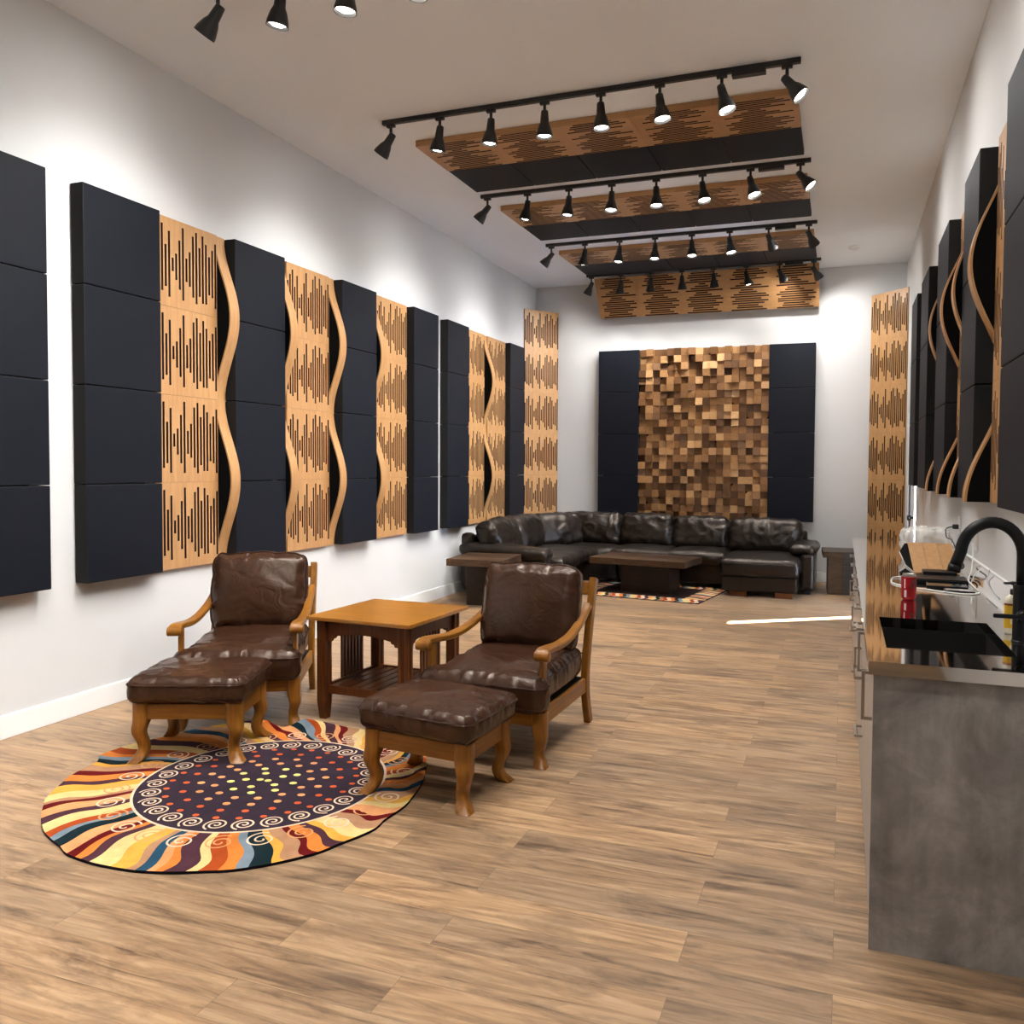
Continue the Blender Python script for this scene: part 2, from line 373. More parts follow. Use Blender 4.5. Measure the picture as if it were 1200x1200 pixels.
def slotted_column(x, y, z, rz, n, back, label, group, bowl=None, bowr=None, me=None, per=2, amp=.136, phase=0.0, lo=.012):
    """origin at the left bottom of the sheet face; back = distance face to wall"""
    e = tag(empty('slotted_wood_panel', (x, y, z), rz), label, 'acoustic panel', group)
    for k in range(n): put('slotted_tile', me or ME_SLOT, e, (0, 0, k*TS))
    bm = B(); box(bm, .01, TS-.01, .019, back, .005, n*TS-.005); mesh_obj('mounting_board', bm, MAT['blackfelt'], e)
    if bowl: arch_edge(e, bowl[0], bowl[1], back, n*TS, per, amp, lo, phase)
    if bowr: arch_edge(e, bowr[0], bowr[1], back, n*TS, per, amp, lo, phase)
    return e
ZB = .808; XF = WL+.1025025
GL = 'navy fabric panels along the left wall'
for y0, wd, lb in ((2.92, .60, 'navy four-tile fabric panel cut off by the left edge of the photo'),
                   (3.757, .597, 'navy four-tile fabric panel directly left of the nearest slotted wood panel'),
                   (5.069, .592, 'navy fabric panel on the left wall rising behind the left armchair'),
                   (6.476, .589, 'navy fabric panel on the left wall rising above the oak side table'),
                   (7.81, .565, 'navy fabric panel on the left wall with a narrow gap on its far side'),
                   (8.604, .577, 'navy fabric panel just before the pair of joined slotted wood panels on the left wall'),
                   (10.504, .545, 'navy fabric panel farthest along the left wall beside the tall corner panel')):
    fabric_column(XF, y0, ZB, RZL, wd, 4, .1, lb, GL)
GW = 'slotted wood panels along the left wall'
xs_ = WL+.0325
slotted_column(xs_, 4.358, ZB, RZL, 4, .03, 'nearest slotted maple panel on the left wall, bowed strip on its far edge', GW, None, (.604, .700))
slotted_column(xs_, 5.768, ZB, RZL, 4, .03, 'slotted maple panel on the left wall with bowed strips on both edges', GW, (-.098, -.004), (.604, .700))
slotted_column(xs_, 7.175, ZB, RZL, 4, .03, 'slotted maple panel on the left wall with a bowed strip on its near edge only', GW, (-.102, -.004), None)
slotted_column(xs_, 9.192, ZB, RZL, 4, .03, 'plain-edged slotted maple panel, near half of the joined pair on the left wall', GW)
slotted_column(xs_, 9.893, ZB, RZL, 4, .03, 'far half of the joined slotted maple pair, bowed strip down its near edge', GW, (-.098, -.004), None)
# corner diffusers
a = math.atan2(.51, .37)
slotted_column(-4.352, 11.245, .205, a, 6, .021, 'tall slotted maple panel standing across the far left corner', 'tall corner panels', me=ME_SLOT)
a2 = math.atan2(-.44, .41)
slotted_column(.322, 11.735, .19, a2, 6, .021, 'tall slotted maple panel standing across the far right corner', 'tall corner panels', me=ME_SLOT)
# right wall
GR = 'navy fabric panels along the right wall'; XR = .63; ZR = 1.37
for y1, wd, lb in ((9.13, .63, 'navy fabric panel farthest along the right wall'),
                   (8.06, .66, 'second farthest navy fabric panel on the right wall'),
                   (6.72, .655, 'navy fabric panel on the right wall, third counting from the right edge of the photo'),
                   (5.33, .56, 'navy fabric panel on the right wall behind the nearest tall bowed strip'),
                   (4.025, .645, 'large navy fabric panel above the faucet, cut off by the right edge')):
    fabric_column(XR, y1, ZR, RZR, wd, 3, WR-XR-.0025, lb, GR)
GRW = 'slotted wood panels along the right wall'; xr = WR-.0475
for y1, l, r_, lb in ((4.66, (-.105, -.01), None, 'slotted maple panel on the right wall nearest the camera, seen edge-on'),
                      (6.02, (-.04, .04), (.58, .665), 'slotted maple panel on the right wall with two bowed strips'),
                      (7.37, None, (.545, .625), 'slotted maple panel on the right wall with one bowed strip, farther than the pair')):
    slotted_column(xr, y1, ZR, RZR, 3, .045, lb, GRW, l, r_, per=1.5, amp=.170, phase=.5, lo=-.012)
# back wall
AX, AZ, AY = -3.356, .806, YB-.1025
GB = 'navy fabric panels beside the wood mosaic'
fabric_column(AX, AY, AZ, 0, TS, 4, .1, 'navy fabric panel left of the wood block mosaic on the back wall', GB)
fabric_column(AX+2.4, AY, AZ, 0, TS, 4, .1, 'navy fabric panel right of the wood block mosaic on the back wall', GB)
def mosaic():
    rnd = random.Random(5); bm = B(); lay = bm.loops.layers.float_color.new('tint')
    nx, nz, s = 18, 24, .1
    for i in range(nx):
        for k in range(nz):
            d = rnd.choice([.0, .0, .022, .04, .06, .075, .088])
            x0, x1, z0, z1 = i*s+.0005, (i+1)*s-.0005, k*s+.0005, (k+1)*s-.0005
            yf = .080-d
            sl = rnd.choice([0, 0, 0, 0, .016, -.016]); sv = rnd.choice([0, 0, 0, .014, -.014])
            c = [(x0, z0, -sl-sv), (x1, z0, sl-sv), (x1, z1, sl+sv), (x0, z1, -sl+sv)]
            F = [bm.verts.new((x, yf+dy*.5, z)) for x, z, dy in c]; K = [bm.verts.new((x, .09, z)) for x, z, dy in c]
            fs = [bm.faces.new(F)]+[bm.faces.new((F[j], K[j], K[(j+1) % 4], F[(j+1) % 4])) for j in range(4)]
            t = rnd.random(); h = rnd.random()
            for f in fs:
                for l in f.loops: l[lay] = (t, h, 0, 1)
    bmesh.ops.recalc_face_normals(bm, faces=bm.faces)
    m, nt, b = newmat('end_grain_blocks')
    at = N(nt, 'ShaderNodeVertexColor'); at.layer_name = 'tint'
    se = N(nt, 'ShaderNodeSeparateColor'); nt.links.new(at.outputs[0], se.inputs[0])
    r = ramp(nt, [(0, (.085, .034, .010)), (.45, (.20, .090, .028)), (.75, (.33, .165, .058)), (1, (.50, .28, .115))], se.outputs[0])
    v = coords(nt, (9, 9, 30), False); n = noise_tex(nt, v, 2.5, 4)
    r2_ = ramp(nt, [(.3, (.8,)*3), (.7, (1.1,)*3)], n.outputs['Fac'])
    mu = N(nt, 'ShaderNodeMix', data_type='RGBA', blend_type='MULTIPLY'); mu.inputs['Factor'].default_value = 1
    nt.links.new(r.outputs[0], mu.inputs['A']); nt.links.new(r2_.outputs[0], mu.inputs['B'])
    nt.links.new(mu.outputs['Result'], b.inputs['Base Color']); b.inputs['Roughness'].default_value = .5
    e = tag(empty('wood_block_mosaic', (AX+.6, AY, AZ)), 'wooden mosaic of small raised square blocks on the back wall', 'wall art')
    mesh_obj('block_face', bm, m, e)
    bm = B(); box(bm, 0.002, 1.798, .0895, .1, .002, 2.398); mesh_obj('mounting_board', bm, MAT['blackfelt'], e)
mosaic()
# ------------------------------------------------------------------ ceiling panels and track lights
X0C, TSC = -3.345, .598
def ceil_matrix(xdir, origin):
    x = Vector(xdir).normalized(); z = Vector((1, 0, 0)); y = z.cross(x)
    return Matrix(((x.x, y.x, z.x, origin[0]), (x.y, y.y, z.y, origin[1]), (x.z, y.z, z.z, origin[2]), (0, 0, 0, 1)))
ZP = 4.148
ME_CF = fabric_tile_mesh(TS, TS, .049, .003)
POS = ['nearest', 'middle', 'farthest level']
for i, y in enumerate((6.14, 7.94, 9.80)):
    e = tag(empty('slotted_ceiling_panel', mat=ceil_matrix((0, 1, 0), (X0C, y, ZP))), POS[i]+' row of slotted maple tiles on the ceiling', 'ceiling panel', 'slotted wood rows on the ceiling')
    for k in range(5): put('slotted_tile', ME_SLOT_THICK, e, (0, 0, k*TS))
    e = tag(empty('black_ceiling_panel', mat=ceil_matrix((0, 1, 0), (X0C, y+TS+.004, ZP))), POS[i]+' row of black fabric tiles on the ceiling', 'ceiling panel', 'black fabric rows on the ceiling')
    for k in range(5): put('fabric_tile', ME_CF, e, (0, 0, k*TS))
e = tag(empty('slotted_ceiling_panel', mat=ceil_matrix((0, .57, -.82), (X0C+.02, 11.285, 4.16))), 'tilted row of slotted maple tiles hanging in front of the back wall', 'ceiling panel', 'slotted wood rows on the ceiling')
for k in range(5): put('slotted_tile', ME_SLOT, e, (0, 0, k*TS))
bm = B(); box(bm, .01, TS-.01, .019, .028, .01, 5*TS-.01); mesh_obj('mounting_board', bm, MAT['blackfelt'], e)
def make_head():
    """stem up at z=0 (track underside); the lamp bell hangs on a swivel and points along -z of 'shade'"""
    e = empty('track_spotlight')
    bm = B(); box(bm, -.035, .035, -.014, .014, -.022, 0, .003); lathe(bm, [(.011, -.085), (.011, -.02)], 10)
    box(bm, -.012, .012, -.022, .022, -.105, -.08, .004)
    mesh_obj('stem', bm, MAT['black'], e)
    bm = B()
    lathe(bm, [(.020, .035), (.026, .03), (.030, -.02), (.032, -.05), (.044, -.075), (.058, -.125), (.061, -.150), (.0575, -.150), (.052, -.122), (.03, -.085), (.01, -.08)], 22, None, 0, True)
    s = mesh_obj('lamp_shade', bm, MAT['black'], e, True); s.location = (0, 0, -.10)
    s.data.set_sharp_from_angle(angle=R(50))
    bm = B(); lathe(bm, [(.001, -.146), (.03, -.144), (.050, -.132), (.053, -.124), (.02, -.10)], 20)
    tag(mesh_obj('bulb', bm, MAT['bulb'], s, True), 'glowing bulb face')
    return e
HEAD = make_head(); first_head = [True]
TRK = ['track nearest the camera', 'second track', 'third track', 'track nearest the back wall', 'added track unseen above the view', 'added unseen track over the camera', 'added unseen track behind the camera']
LAMPS = []
def aim_matrix(d):
    q = Vector((0, 0, -1)).rotation_difference(Vector(d).normalized()); return q
SPOT = bpy.data.lights.new('track_lamp', 'SPOT')
SPOT.energy = 90; SPOT.spot_size = R(86); SPOT.spot_blend = 1.0; SPOT.color = (1, .98, .955); SPOT.shadow_soft_size = .025
def track(y, z, idx, aims):
    bm = B(); box(bm, -3.40, -.30, y-.017, y+.017, z, ZC-.0005, .002)
    e = tag(mesh_obj('light_track', bm, MAT['black']), 'black ceiling rail of the '+TRK[idx], 'track', 'lighting tracks')
    bm = B(); box(bm, -.74, -.52, y-.028, y+.028, z-.032, z-.001, .003); mesh_obj('power_feed', bm, MAT['black'], e)
    for k in range(8):
        x = -3.33+k*.4205
        h = HEAD if first_head[0] else copy_tree(HEAD); first_head[0] = False
        h.location = (x, y, z-.0006)
        tag(h, ORD[k]+' black spotlight from the left on the '+TRK[idx], 'spotlight', 'track spotlights')
        d = Vector(aims[k]).normalized(); q = aim_matrix(d)
        for c in h.children:
            if c.name.startswith('lamp_shade'): c.rotation_mode = 'QUATERNION'; c.rotation_quaternion = q
        l = link(bpy.data.objects.new('track_lamp', SPOT)); l.parent = h
        l.location = Vector((0, 0, -.10))+d*.152; l.rotation_mode = 'QUATERNION'; l.rotation_quaternion = q
DX = [-.85, -.20, -.10, -.02, .05, .16, .28, .80]
def aims(dy): return [(DX[k], dy[k], -1.0) for k in range(8)]
track(5.72, 4.165, 0, aims([.1, .1, .05, .05, 0, -.05, -.05, -.1]))
track(7.575, 4.165, 1, aims([-.1, .05, .0, -.1, -.1, -.15, -.15, -.2]))
track(9.48, 4.165, 2, aims([-.1, .1, -.05, -.1, -.1, -.1, -.15, -.2])[:6]+[(.42, .62, -1), (.55, .80, -1)])
track(11.17, 4.165, 3, [(-.5, .12, -1), (-.18, .25, -1), (-.10, .22, -1), (0, .2, -1), (.05, .2, -1), (.24, .1, -1), (.45, .3, -1), (.6, .35, -1)])
for yy, ii in ((3.83, 4), (2.04, 5), (.25, 6)): track(yy, 4.165, ii, aims([.0, .05, .0, -.1, -.1, .05, .0, .1]))  # three unseen tracks added to light the near half of the room
SPOT_B = SPOT.copy(); SPOT_B.energy = 62      # bulbs of the last track
SPOT_W = SPOT.copy(); SPOT_W.energy = 16; SPOT_W.spot_size = R(140)      # flood bulbs at both ends of every track
SPOT_X = SPOT_W.copy(); SPOT_X.energy = 84
for o_ in list(COL.objects):
    if o_.type == 'LIGHT' and o_.parent:
        if o_.parent.location.x < -3.2: o_.data = SPOT_W
        elif o_.parent.location.x > -.5: o_.data = SPOT_X
for o_ in list(COL.objects):
    if o_.type == 'LIGHT' and o_.parent and abs(o_.parent.location.y-11.17) < .01 and o_.data == SPOT: o_.data = SPOT_B
# smoke detector
bm = B(); lathe(bm, [(.066, 0), (.066, -.018), (.05, -.036), (.03, -.042), (.001, -.042)], 24)
e = mesh_obj('smoke_detector', bm, MAT['trim'], None, True, (.09, 10.75, ZC)); tag(e, 'small round white smoke detector on the ceiling', 'smoke detector')
bm = B(); lathe(bm, [(.053, -.0315), (.0555, -.0285), (.052, -.026)], 20, None, 0, False); mesh_obj('vent_ring', bm, MAT['black'], e)
# ------------------------------------------------------------------ soft furnishings
def cushion(name, parent, w, d, h, mat, crown=.03, r=.05, bulge=.012, seed=0, pucker=.006, wr=.006, res=.016, loc=(0, 0, 0), rot=(0, 0, 0), piping=True, wscale=5.0, sag=0.0, pfreq=42, tee=0.0):
    """soft box centred in x,y, bottom at z=0, with crowned top, puckered seams and creases"""
    bm = B(); nx, ny, nz = max(6, int(w/res)), max(6, int(d/res)), max(6, int(h/res*.9))
    idx = {}
    def vert(i, j, k):
        key = (i, j, k)
        if key not in idx:
            def ease(t): return .5-.5*math.cos(PI*t)*1.0 if False else t
            p = Vector(((i/nx-.5)*w, (j/ny-.5)*d, (k/nz)*h-h/2))
            rr = min(r, h*.49)
            qv = Vector((max(-w/2+rr, min(w/2-rr, p.x)), max(-d/2+rr, min(d/2-rr, p.y)), max(-h/2+rr, min(h/2-rr, p.z))))
            dv = p-qv
            if dv.length > 1e-9:
                # cube-to-round keeps an even spacing
                m_ = max(abs(dv.x), abs(dv.y), abs(dv.z)); dv = dv.normalized()*m_
            nrm = dv.normalized() if dv.length > 1e-9 else Vector((0, 0, 0))
            p2 = qv+dv
            u, v_, t = p2.x/(w/2), p2.y/(d/2), p2.z/(h/2)
            cu = max(0, 1-u*u)**.7*max(0, 1-v_*v_)**.7
            if t > 0: p2.z += crown*cu*t
            else: p2.z += crown*.15*cu*t
            if sag and t > 0: p2.z -= sag*math.exp(-((u+.15)**2+(v_-.1)**2)/.25)
            if tee:
                k_ = max(0, min(1, (-v_-.66)/.14)); p2.x += tee*k_*k_*(3-2*k_)*u
            side = max(0, 1-t*t)
            p2.x += bulge*side*(1 if p2.x > 0 else -1)*min(1, abs(u)**4)*max(0, 1-v_*v_*.8)
            p2.y += bulge*side*(1 if p2.y > 0 else -1)*min(1, abs(v_)**4)*max(0, 1-u*u*.8)
            sd = Vector((seed*7.3, seed*3.1, seed*1.7))
            # puckers around the seam (edge of top and sides)
            edge = max(abs(u), abs(v_)); on = math.exp(-((edge-.93)/.14)**2)*math.exp(-((t-.75)/.75)**2)
            s_ = p2.x if abs(v_) > abs(u) else p2.y
            ph = pfreq*s_+3*noise.noise(Vector((s_*9, seed, .3)))
            cen = Vector((p2.x, p2.y, p2.z*.3)).normalized()
            p2 += cen*(pucker*on*(math.sin(ph)+.6*math.sin(ph*1.83+seed))*(.25+.75*abs(noise.noise(Vector((s_*7, seed*2.2, 1))))*2))
            nv = noise.noise(p2*wscale+sd)*.6+noise.noise(p2*wscale*2.3+sd)*.4
            ridge = (1-abs(noise.noise(Vector((p2.x*wscale*1.3, p2.y*wscale*1.3, p2.z*wscale*1.3))+sd*1.3))*2.2)
            amt = wr*nv+wr*.9*max(0, ridge-.45)
            dirn = Vector((p2.x/(w/2)*.3, p2.y/(d/2)*.3, 1 if t > 0 else -.4)) if abs(t) > .8 else Vector((u*abs(u), v_*abs(v_), .1))
            if dirn.length > 1e-6: p2 += dirn.normalized()*amt
            p2.z += h/2
            idx[key] = bm.verts.new(p2)
        return idx[key]
    def face(a, b, c, e_): bm.faces.new((vert(*a), vert(*b), vert(*c), vert(*e_)))
    for i in range(nx):
        for j in range(ny):
            face((i, j, nz), (i+1, j, nz), (i+1, j+1, nz), (i, j+1, nz)); face((i, j+1, 0), (i+1, j+1, 0), (i+1, j, 0), (i, j, 0))
    for i in range(nx):
        for k in range(nz):
            face((i, 0, k), (i+1, 0, k), (i+1, 0, k+1), (i, 0, k+1)); face((i+1, ny, k), (i, ny, k), (i, ny, k+1), (i+1, ny, k+1))
    for j in range(ny):
        for k in range(nz):
            face((0, j+1, k), (0, j, k), (0, j, k+1), (0, j+1, k+1)); face((nx, j, k), (nx, j+1, k), (nx, j+1, k+1), (nx, j, k+1))
    # seam line positions for the piping: the ring just below the top edge
    ks = int(nz*.80); loop = [(i, 0, ks) for i in range(nx)]+[(nx, j, ks) for j in range(ny)]+[(i, ny, ks) for i in range(nx, 0, -1)]+[(0, j, ks) for j in range(ny, 0, -1)]
    pts = [vert(*q).co.copy() for q in loop]
    o = mesh_obj(name, bm, mat, parent, True, loc, rot)
    if piping:
        bp = B(); pts = [p+Vector((p.x*.003/(w/2), p.y*.003/(d/2), 0)) for p in pts]
        n = len(pts); rings = []
        for i, p in enumerate(pts):
            t = (pts[(i+1) % n]-pts[i-1]).normalized(); s = t.cross(Vector((0, 0, 1))).normalized(); u_ = s.cross(t)
            rings.append([bp.verts.new(p+s*a*.0042+u_*b*.0042) for a, b in circ(1, 6)])
        for i in range(n):
            A, C = rings[i], rings[(i+1) % n]
            for j in range(6): bp.faces.new((A[j], A[(j+1) % 6], C[(j+1) % 6], C[j]))
        mesh_obj('piping', bp, mat, o, True)
    return o
def cabriole(bm, x, y, z1, sx, sy, s=.074, flare=.030, bulge=.013, N_=14, mi=0, block=.10):
    """leg with a square block on top, knee bulging out and a foot flicked out along (sx,sy)"""
    ring = []
    for i in range(N_+1):
        t = i/N_; z = z1*(1-t)
        if z > z1-block: off, w = 0.0, s
        else:
            q = (z1-block-z)/(z1-block)
            off = bulge*math.sin(PI*min(1, q*2.2))*(1 if q < .4545 else 0)-.012*math.sin(PI*max(0, (q-.45)/.55))+flare*max(0, (q-.62)/.38)**1.8
            w = s*(1-.32*math.sin(PI*.5*min(1, q/.72)))
            if q > .72: w = s*(.68+.30*((q-.72)/.28)**1.2)
        if i == N_: w *= .92
        c = Vector((x+sx*off*.8, y+sy*off*.8, z)); h = w/2; b_ = h*.28
        ring.append([bm.verts.new(c+Vector((a, b, 0))) for a, b in ((-h+b_, -h), (h-b_, -h), (h, -h+b_), (h, h-b_), (h-b_, h), (-h+b_, h), (-h, h-b_), (-h, -h+b_))])
    for A, C in zip(ring, ring[1:]):
        for j in range(8): f = bm.faces.new((A[(j+1) % 8], A[j], C[j], C[(j+1) % 8])); f.material_index = mi
    bm.faces.new(ring[0]); bm.faces.new(ring[-1][::-1])
def leg_obj(parent, *a, **k):
    bm = B(); cabriole(bm, *a, **k); o = mesh_obj('leg', bm, MAT['oak'], parent, True); o.data.set_sharp_from_angle(angle=R(50)); return o
def ottoman(loc, rz, label, seed, crown, rot_c):
    e = tag(empty('ottoman', loc, rz), label, 'ottoman', 'leather ottomans'); w, d, zt = .545, .445, .303
    for sx in (-1, 1):
        for sy in (-1, 1): leg_obj(e, sx*(w/2-.036), sy*(d/2-.036), zt, sx, sy)
    zr0, zr1 = .218, .297
    for nm, a in (('front_rail', (-w/2+.06, w/2-.06, -d/2+.012, -d/2+.036)), ('back_rail', (-w/2+.06, w/2-.06, d/2-.036, d/2-.012))):
        bm = B(); box(bm, *a, zr0, zr1, .003); mesh_obj(nm, bm, MAT['oak_x'], e)
    for a in ((-w/2+.012, -w/2+.036, -d/2+.06, d/2-.06), (w/2-.036, w/2-.012, -d/2+.06, d/2-.06)):
        bm = B(); box(bm, *a, zr0, zr1, .003); mesh_obj('side_rail', bm, MAT['oak_y'], e)
    bm = B(); box(bm, -w/2+.03, w/2-.03, -d/2+.03, d/2-.03, .280, .306); mesh_obj('support_board', bm, MAT['navy_edge'], e)
    cushion('cushion', e, w+.035, d+.04, .128, MAT['leather'], crown, .034, .014, seed, .0068, .0062, .0095, (0, -.008, zt+.004), rot_c, True, 5.0, 0, 58)
    return e
ottoman((-3.203, 3.530, .0142), R(21), 'brown leather ottoman in front of the left armchair, all on the round rug', 1, .022, (0, 0, 0))
o2 = ottoman((-1.79, 3.515, .0087), R(-3), 'brown leather ottoman in front of the right armchair, half off the round rug', 2, .024, (0, 0, R(-1.5)))
o2.rotation_euler = (0, R(1.4), R(-3))
def armchair(loc, rz, label, seed):
    e = tag(empty('armchair', loc, rz), label, 'armchair', 'oak framed leather armchairs')
    hw = .315
    for s in (-1, 1):
        leg_obj(e, s*hw, 0, .285, s*.8, -1, s=.072, flare=.022)
    # rear post: splayed foot, raked back
    for s in (-1, 1):
        bm = B(); P = spline([(s*hw, .81, 0), (s*hw, .765, .13), (s*hw, .745, .26), (s*hw, .775, .45), (s*hw, .90, .855)], 6)
        sweep(bm, P, rrect(.04, .062, .006), Vector((0, 1, 0))); o = mesh_obj('rear_leg', bm, MAT['oak'], e, True); o.data.set_sharp_from_angle(angle=R(40))
    bm = B(); box(bm, -hw+.03, hw-.03, -.018, .006, .205, .283, .003); mesh_obj('front_rail', bm, MAT['oak_x'], e)
    bm = B(); box(bm, -hw+.02, hw-.02, .735, .76, .19, .275, .003); mesh_obj('back_rail', bm, MAT['oak_x'], e)
    for s in (-1, 1):
        bm = B(); x0 = s*hw-.012; box(bm, x0, x0+.024, .03, .735, .20, .283, .003)
        mesh_obj('side_rail', bm, MAT['oak_y'], e)
        # arm: scroll at the front, dips and rises to the post
        bm = B(); xa = s*(hw+.012)
        P = spline([(xa+s*.012, -.045, .583), (xa+s*.010, -.02, .598), (xa+s*.008, .06, .594), (xa, .24, .578), (xa-s*.004, .45, .590), (xa-s*.012, .66, .640), (xa-s*.014, .80, .705)], 6)
        n = len(P); secs = []
        for i in range(n):
            t = i/(n-1); wd = .076-.034*t; secs.append(rrect(wd, .034, .007))
        sweep(bm, P, secs); 
        lathe(bm, [(.024, -.0385), (.0265, -.0365), (.0265, .0365), (.024, .0385)], 18, Matrix.Translation((xa+s*.012, -.040, .576)) @ Matrix.Rotation(PI/2, 4, 'Y'))
        o = mesh_obj('arm', bm, MAT['oak_y'], e, True); o.data.set_sharp_from_angle(angle=R(40))
        bm = B(); box(bm, s*(hw+.006)-.009, s*(hw+.006)+.013, -.012, .045, .275, .582, .004); mesh_obj('arm_support', bm, MAT['oak'], e)
    bm = B()
    P0, P1 = Vector((0, .905, .835)), Vector((0, .865, .72))
    M = Matrix.Translation((0, .893, .795)) @ Matrix.Rotation(R(-17), 4, 'X')
    box(bm, -hw+.02, hw-.02, -.012, .012, -.04, .04, .004, 0, M); mesh_obj('crest_rail', bm, MAT['oak_x'], e)
    for k in range(5):
        bm = B(); x = -.2+k*.1; M = Matrix.Translation((x, .835, .56)) @ Matrix.Rotation(R(-17), 4, 'X'); box(bm, -.022, .022, -.007, .007, -.24, .21, .003, 0, M); mesh_obj('back_slat', bm, MAT['oak'], e)
    bm = B(); box(bm, -hw+.02, hw-.02, .01, .73, .262, .287); mesh_obj('seat_deck', bm, MAT['navy_edge'], e)
    cushion('seat_cushion', e, 2*hw-.035, .80, .175, MAT['leather'], .045, .05, .018, seed, .0095, .010, .0105, (0, .328, .287), (R(1.5), 0, 0), True, 4.0, .014, 52, .055)
    cushion('back_cushion', e, 2*hw-.045, .49, .16, MAT['leather'], .05, .06, .014, seed+5, .008, .006, .0105, (0, .745, .675), (R(75), 0, 0), True, 3.2)
    return e
armchair((-3.298, 3.922, .0008), R(27.7), 'brown leather oak armchair left of the side table, angled toward the rug', 3)
armchair((-1.745, 3.955, .0008), R(-1), 'brown leather oak armchair right of the side table, with a clear floor beside it', 4)
# side table
def side_table():
    e = tag(empty('side_table', (-2.638, 4.525, .0008), R(-2.5)), 'golden oak mission style side table between the two armchairs', 'side table')
    w = .36; zt = .628
    bm = B(); box(bm, -w, w, -w, w, zt-.024, zt, .004); mesh_obj('tabletop', bm, MAT['tabletop'], e)
    L = .285
    for sx in (-1, 1):
        for sy in (-1, 1):
            bm = B(); P = [(sx*L, sy*L, zt-.025), (sx*L, sy*L, .11), (sx*(L-.002), sy*(L-.002), 0)]
            s = .066; g = .004
            def sec(s): 
                h = s/2; out = []
                # square with two shallow reeds on each face
                for q in range(4):
                    a = q*PI/2; 
                    for u_, v_ in ((-h+.004, -h), (-.012, -h), (-.009, -h+g), (-.003, -h+g), (0, -h), (.003, -h+g), (.009, -h+g), (.012, -h), (h-.004, -h)):
                        out.append((u_*math.cos(a)-v_*math.sin(a), u_*math.sin(a)+v_*math.cos(a)))
                return out
            sweep(bm, P, [sec(s), sec(s), sec(s*.72)], Vector((0, 1, 0))); mesh_obj('leg', bm, MAT['cherry'], e)
    # arched aprons with corbels
    def apron(M, mat=MAT['cherry']):
        bm = B(); a = L-.033; zb, zc = .475, zt-.025
        top = [(a, zc), (-a, zc)]
        arch = [(-a, zb), (-a+.03, zb), (-a+.036, zb+.016), (-a+.052, zb+.018), (-a+.06, zb+.032)]
        arch += [(-a+.06+(2*a-.12)*t/8, zb+.032+.02*math.sin(PI*t/8)) for t in range(1, 8)]
        arch += [(a-.06, zb+.032), (a-.052, zb+.018), (a-.036, zb+.016), (a-.03, zb), (a, zb)]
        prism(bm, top+arch, 'y', -.010, .010)
        o = mesh_obj('apron', bm, mat, e); o.matrix_local = M
    for k in range(4): apron(Matrix.Rotation(k*PI/2, 4, 'Z') @ Matrix.Translation((0, -L-.004, 0)))
    # lower shelf
    for s in (-1, 1):
        bm = B(); box(bm, -L+.033, L-.033, s*L-.011, s*L+.011, .155, .205, .003); mesh_obj('stretcher', bm, MAT['cherry'], e)
        bm = B(); box(bm, s*L-.011, s*L+.011, -L+.033, L-.033, .155, .205, .003); mesh_obj('stretcher', bm, MAT['cherry'], e)
    for k in range(8):
        bm = B(); x = -.236+k*.0675; box(bm, x-.026, x+.026, -L+.011, L-.011, .180, .196, .002); mesh_obj('shelf_slat', bm, MAT['cherry'], e)
    for s in (-1, 1):
        for k in range(7):
            bm = B(); y = -.105+k*.035; box(bm, s*L-.006, s*L+.006, y-.009, y+.009, .204, .52); mesh_obj('side_slat', bm, MAT['cherry'], e)
side_table()
# ------------------------------------------------------------------ rugs
PAL = {'cream': (.72, .55, .27), 'gold': (.70, .40, .085), 'orange': (.66, .25, .06), 'rust': (.42, .095, .022), 'red': (.16, .010, .012), 'plum': (.105, .045, .06),
       'blue': (.035, .10, .155), 'teal': (.012, .032, .038), 'grey': (.24, .29, .33), 'tan': (.46, .27, .16), 'peach': (.70, .36, .17), 'ivory': (.74, .58, .44),
       'purple': (.056, .038, .054), 'lemon': (.74, .66, .26), 'dotor': (.60, .15, .055), 'edge': (.02, .015, .02), 'brown': (.06, .035, .03)}
def pile(name, c):
    m, nt, b = newmat('rug_'+name); v = coords(nt, (1, 1, 1), False); n = noise_tex(nt, v, 9, 5, .65)
    r = ramp(nt, [(.25, tuple(x*.72 for x in c)), (.7, tuple(min(1, x*1.08) for x in c))], n.outputs['Fac']); nt.links.new(r.outputs[0], b.inputs['Base Color'])
    b.inputs['Roughness'].default_value = .95; b.inputs['Specular IOR Level'].default_value = .1; b.inputs['Sheen Weight'].default_value = 0
    n2 = noise_tex(nt, v, 220, 2); bump(nt, b, n2.outputs['Fac'], .35, .004); return m
PAL = {k: tuple((x*1.0)**1.22*.86 for x in c) for k, c in PAL.items()}; PN = list(PAL); RUGM = [pile(k, PAL[k]) for k in PN]
